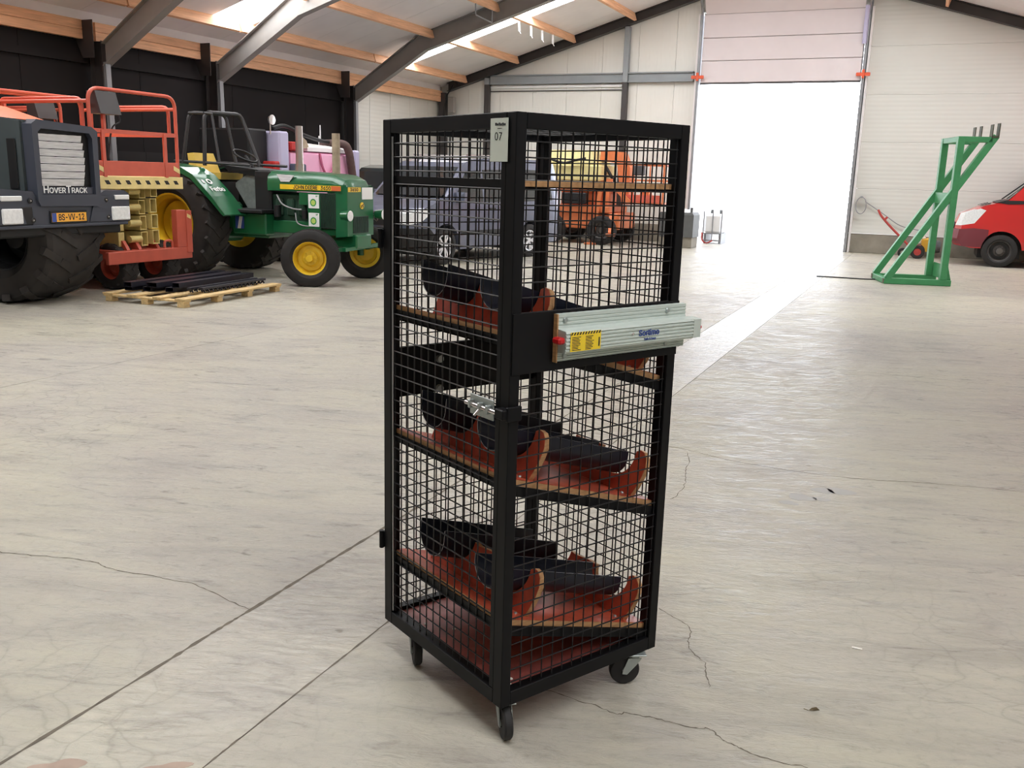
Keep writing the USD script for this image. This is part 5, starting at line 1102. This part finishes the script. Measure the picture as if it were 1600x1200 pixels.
steel('black hollow steel beam on top of the pallet load, farthest from the viewer', -1.02, z1+0.056, 0.20, 1.98, 0.12, 0.06)
steel('black hollow steel beam on top of the pallet load, middle one', -0.76, z1+0.056, 0.32, 1.96, 0.16, 0.06)
steel('black hollow steel beam on top of the pallet load, nearest the viewer', -0.50, z1+0.056, 0.44, 1.92, 0.11, 0.06)
for i, (x, z) in enumerate(((-0.32, z1), (-0.19, z1))):
    rk = thing('toothed_bar', 'black toothed steel bar on the pallet, ' + ('beside the stacked beams' if i == 0 else 'at the near edge'), 'steel bar', (-7.80, 8.06, 0), rz)
    part(rk, 'bar', box(x-0.03, x+0.03, 0.46+0.06*i, 1.80, z+0.045, z+0.07, 0.002), 'black_steel')
    for k in range(16):
        y = 0.50+0.06*i+k*0.08
        part(rk, 'tooth', cat(bar((x, y, z+0.05), (x+0.03, y, z+0.009), 0.016, 0.016), bar((x, y+0.02, z+0.05), (x-0.03, y+0.02, z+0.009), 0.016, 0.016)), 'black_steel')

# ------------------------------------------------------------------ cables, hanging fittings, litter
single('floor_cable', tube(smooth_path([(-1.75, 17.19, 0.012), (-1.3, 17.24, 0.012), (-0.95, 17.26, 0.012), (-0.75, 17.40, 0.012), (-0.6, 17.9, 0.012)], 8), 0.011, 6), 'cable_black', 'thin black cable on the floor running to the green stand', 'cable', smooth=True)
wc = thing('wall_hose', 'grey hose coiled on the wall beside the open door', 'hose', (-1.55, 24.28, 0))
part(wc, 'coil', cat(*[tube([(0.12*math.cos(a)-0.05, -0.02*k, 1.15+0.20*math.sin(a)) for a in np.linspace(0, 2*PI, 28)], 0.013, 6) for k in range(3)]), 'cable_grey', smooth=True)
part(wc, 'tail', tube(smooth_path([(0.03, 0.06, 1.25), (0.5, 0.06, 0.95), (0.9, 0.05, 0.70), (1.4, 0.04, 0.60)]), 0.013, 6), 'cable_grey', smooth=True)
part(wc, 'hook', box(-0.08, -0.02, -0.06, 0.09, 1.33, 1.37, 0.004), 'galv')
for k, (x, y, lab) in enumerate(((-9.25, 20.55, 'first'), (-9.25, 21.25, 'second'), (-9.25, 21.95, 'third'), (-9.25, 22.65, 'fourth'))):
    hg = thing('hanger_hook', f'white hanging bracket under the purlin near the gable, {lab} from the left', 'bracket', (x, y, 0))
    part(hg, 'strap', cat(bar((0, 0, zc(x)-0.20), (0.0, 0.03, zc(x)-0.42), 0.05, 0.02), bar((0, 0.03, zc(x)-0.42), (0.03, 0.05, zc(x)-0.47), 0.05, 0.015)), 'white_plastic')
lh = thing('lamp_hanger', 'thin galvanised wire hanger under the purlin beside the third rafter', 'bracket', (-9.25, 19.05, 0))
part(lh, 'wire', tube(fillet([(0, -0.75, zc(-9.25)-0.19), (0, -0.75, zc(-9.25)-0.42), (0, 0.05, zc(-9.25)-0.46), (0, 0.05, zc(-9.25)-0.19)], 0.03), 0.016, 6), 'galv')
def leaf(x, y, s, r, label):
    t = thing('dry_leaf', label, 'leaf', (x, y, 0.001), r)
    part(t, 'blade', trimesh.Trimesh([(0, 0, .002), (s*.3, s*.16, .008), (s*.7, s*.12, .012), (s, 0, .004), (s*.65, -s*.14, .010), (s*.3, -s*.12, .004), (s*.5, 0, .001)], [(0, 1, 6), (1, 2, 6), (2, 3, 6), (3, 4, 6), (4, 5, 6), (5, 0, 6)][::1], process=False), 'leaf_brown')
    part(t, 'stalk', tube([(0, 0, .002), (-s*.4, s*.15, .004)], 0.0012, 5), 'leaf_brown')
leaf(-0.17, 2.72, 0.035, 0.4, 'small brown dry leaf on the floor at the lower right')
leaf(0.55, 3.85, 0.045, 2.2, 'brown dry leaf on the floor near the right edge')
single('paint_chip', box(-0.08, -0.045, 3.205, 3.215, 0.0006, 0.003, 0.0006), 'chip_white', 'small white paint chip on the floor right of the trolley', 'litter')
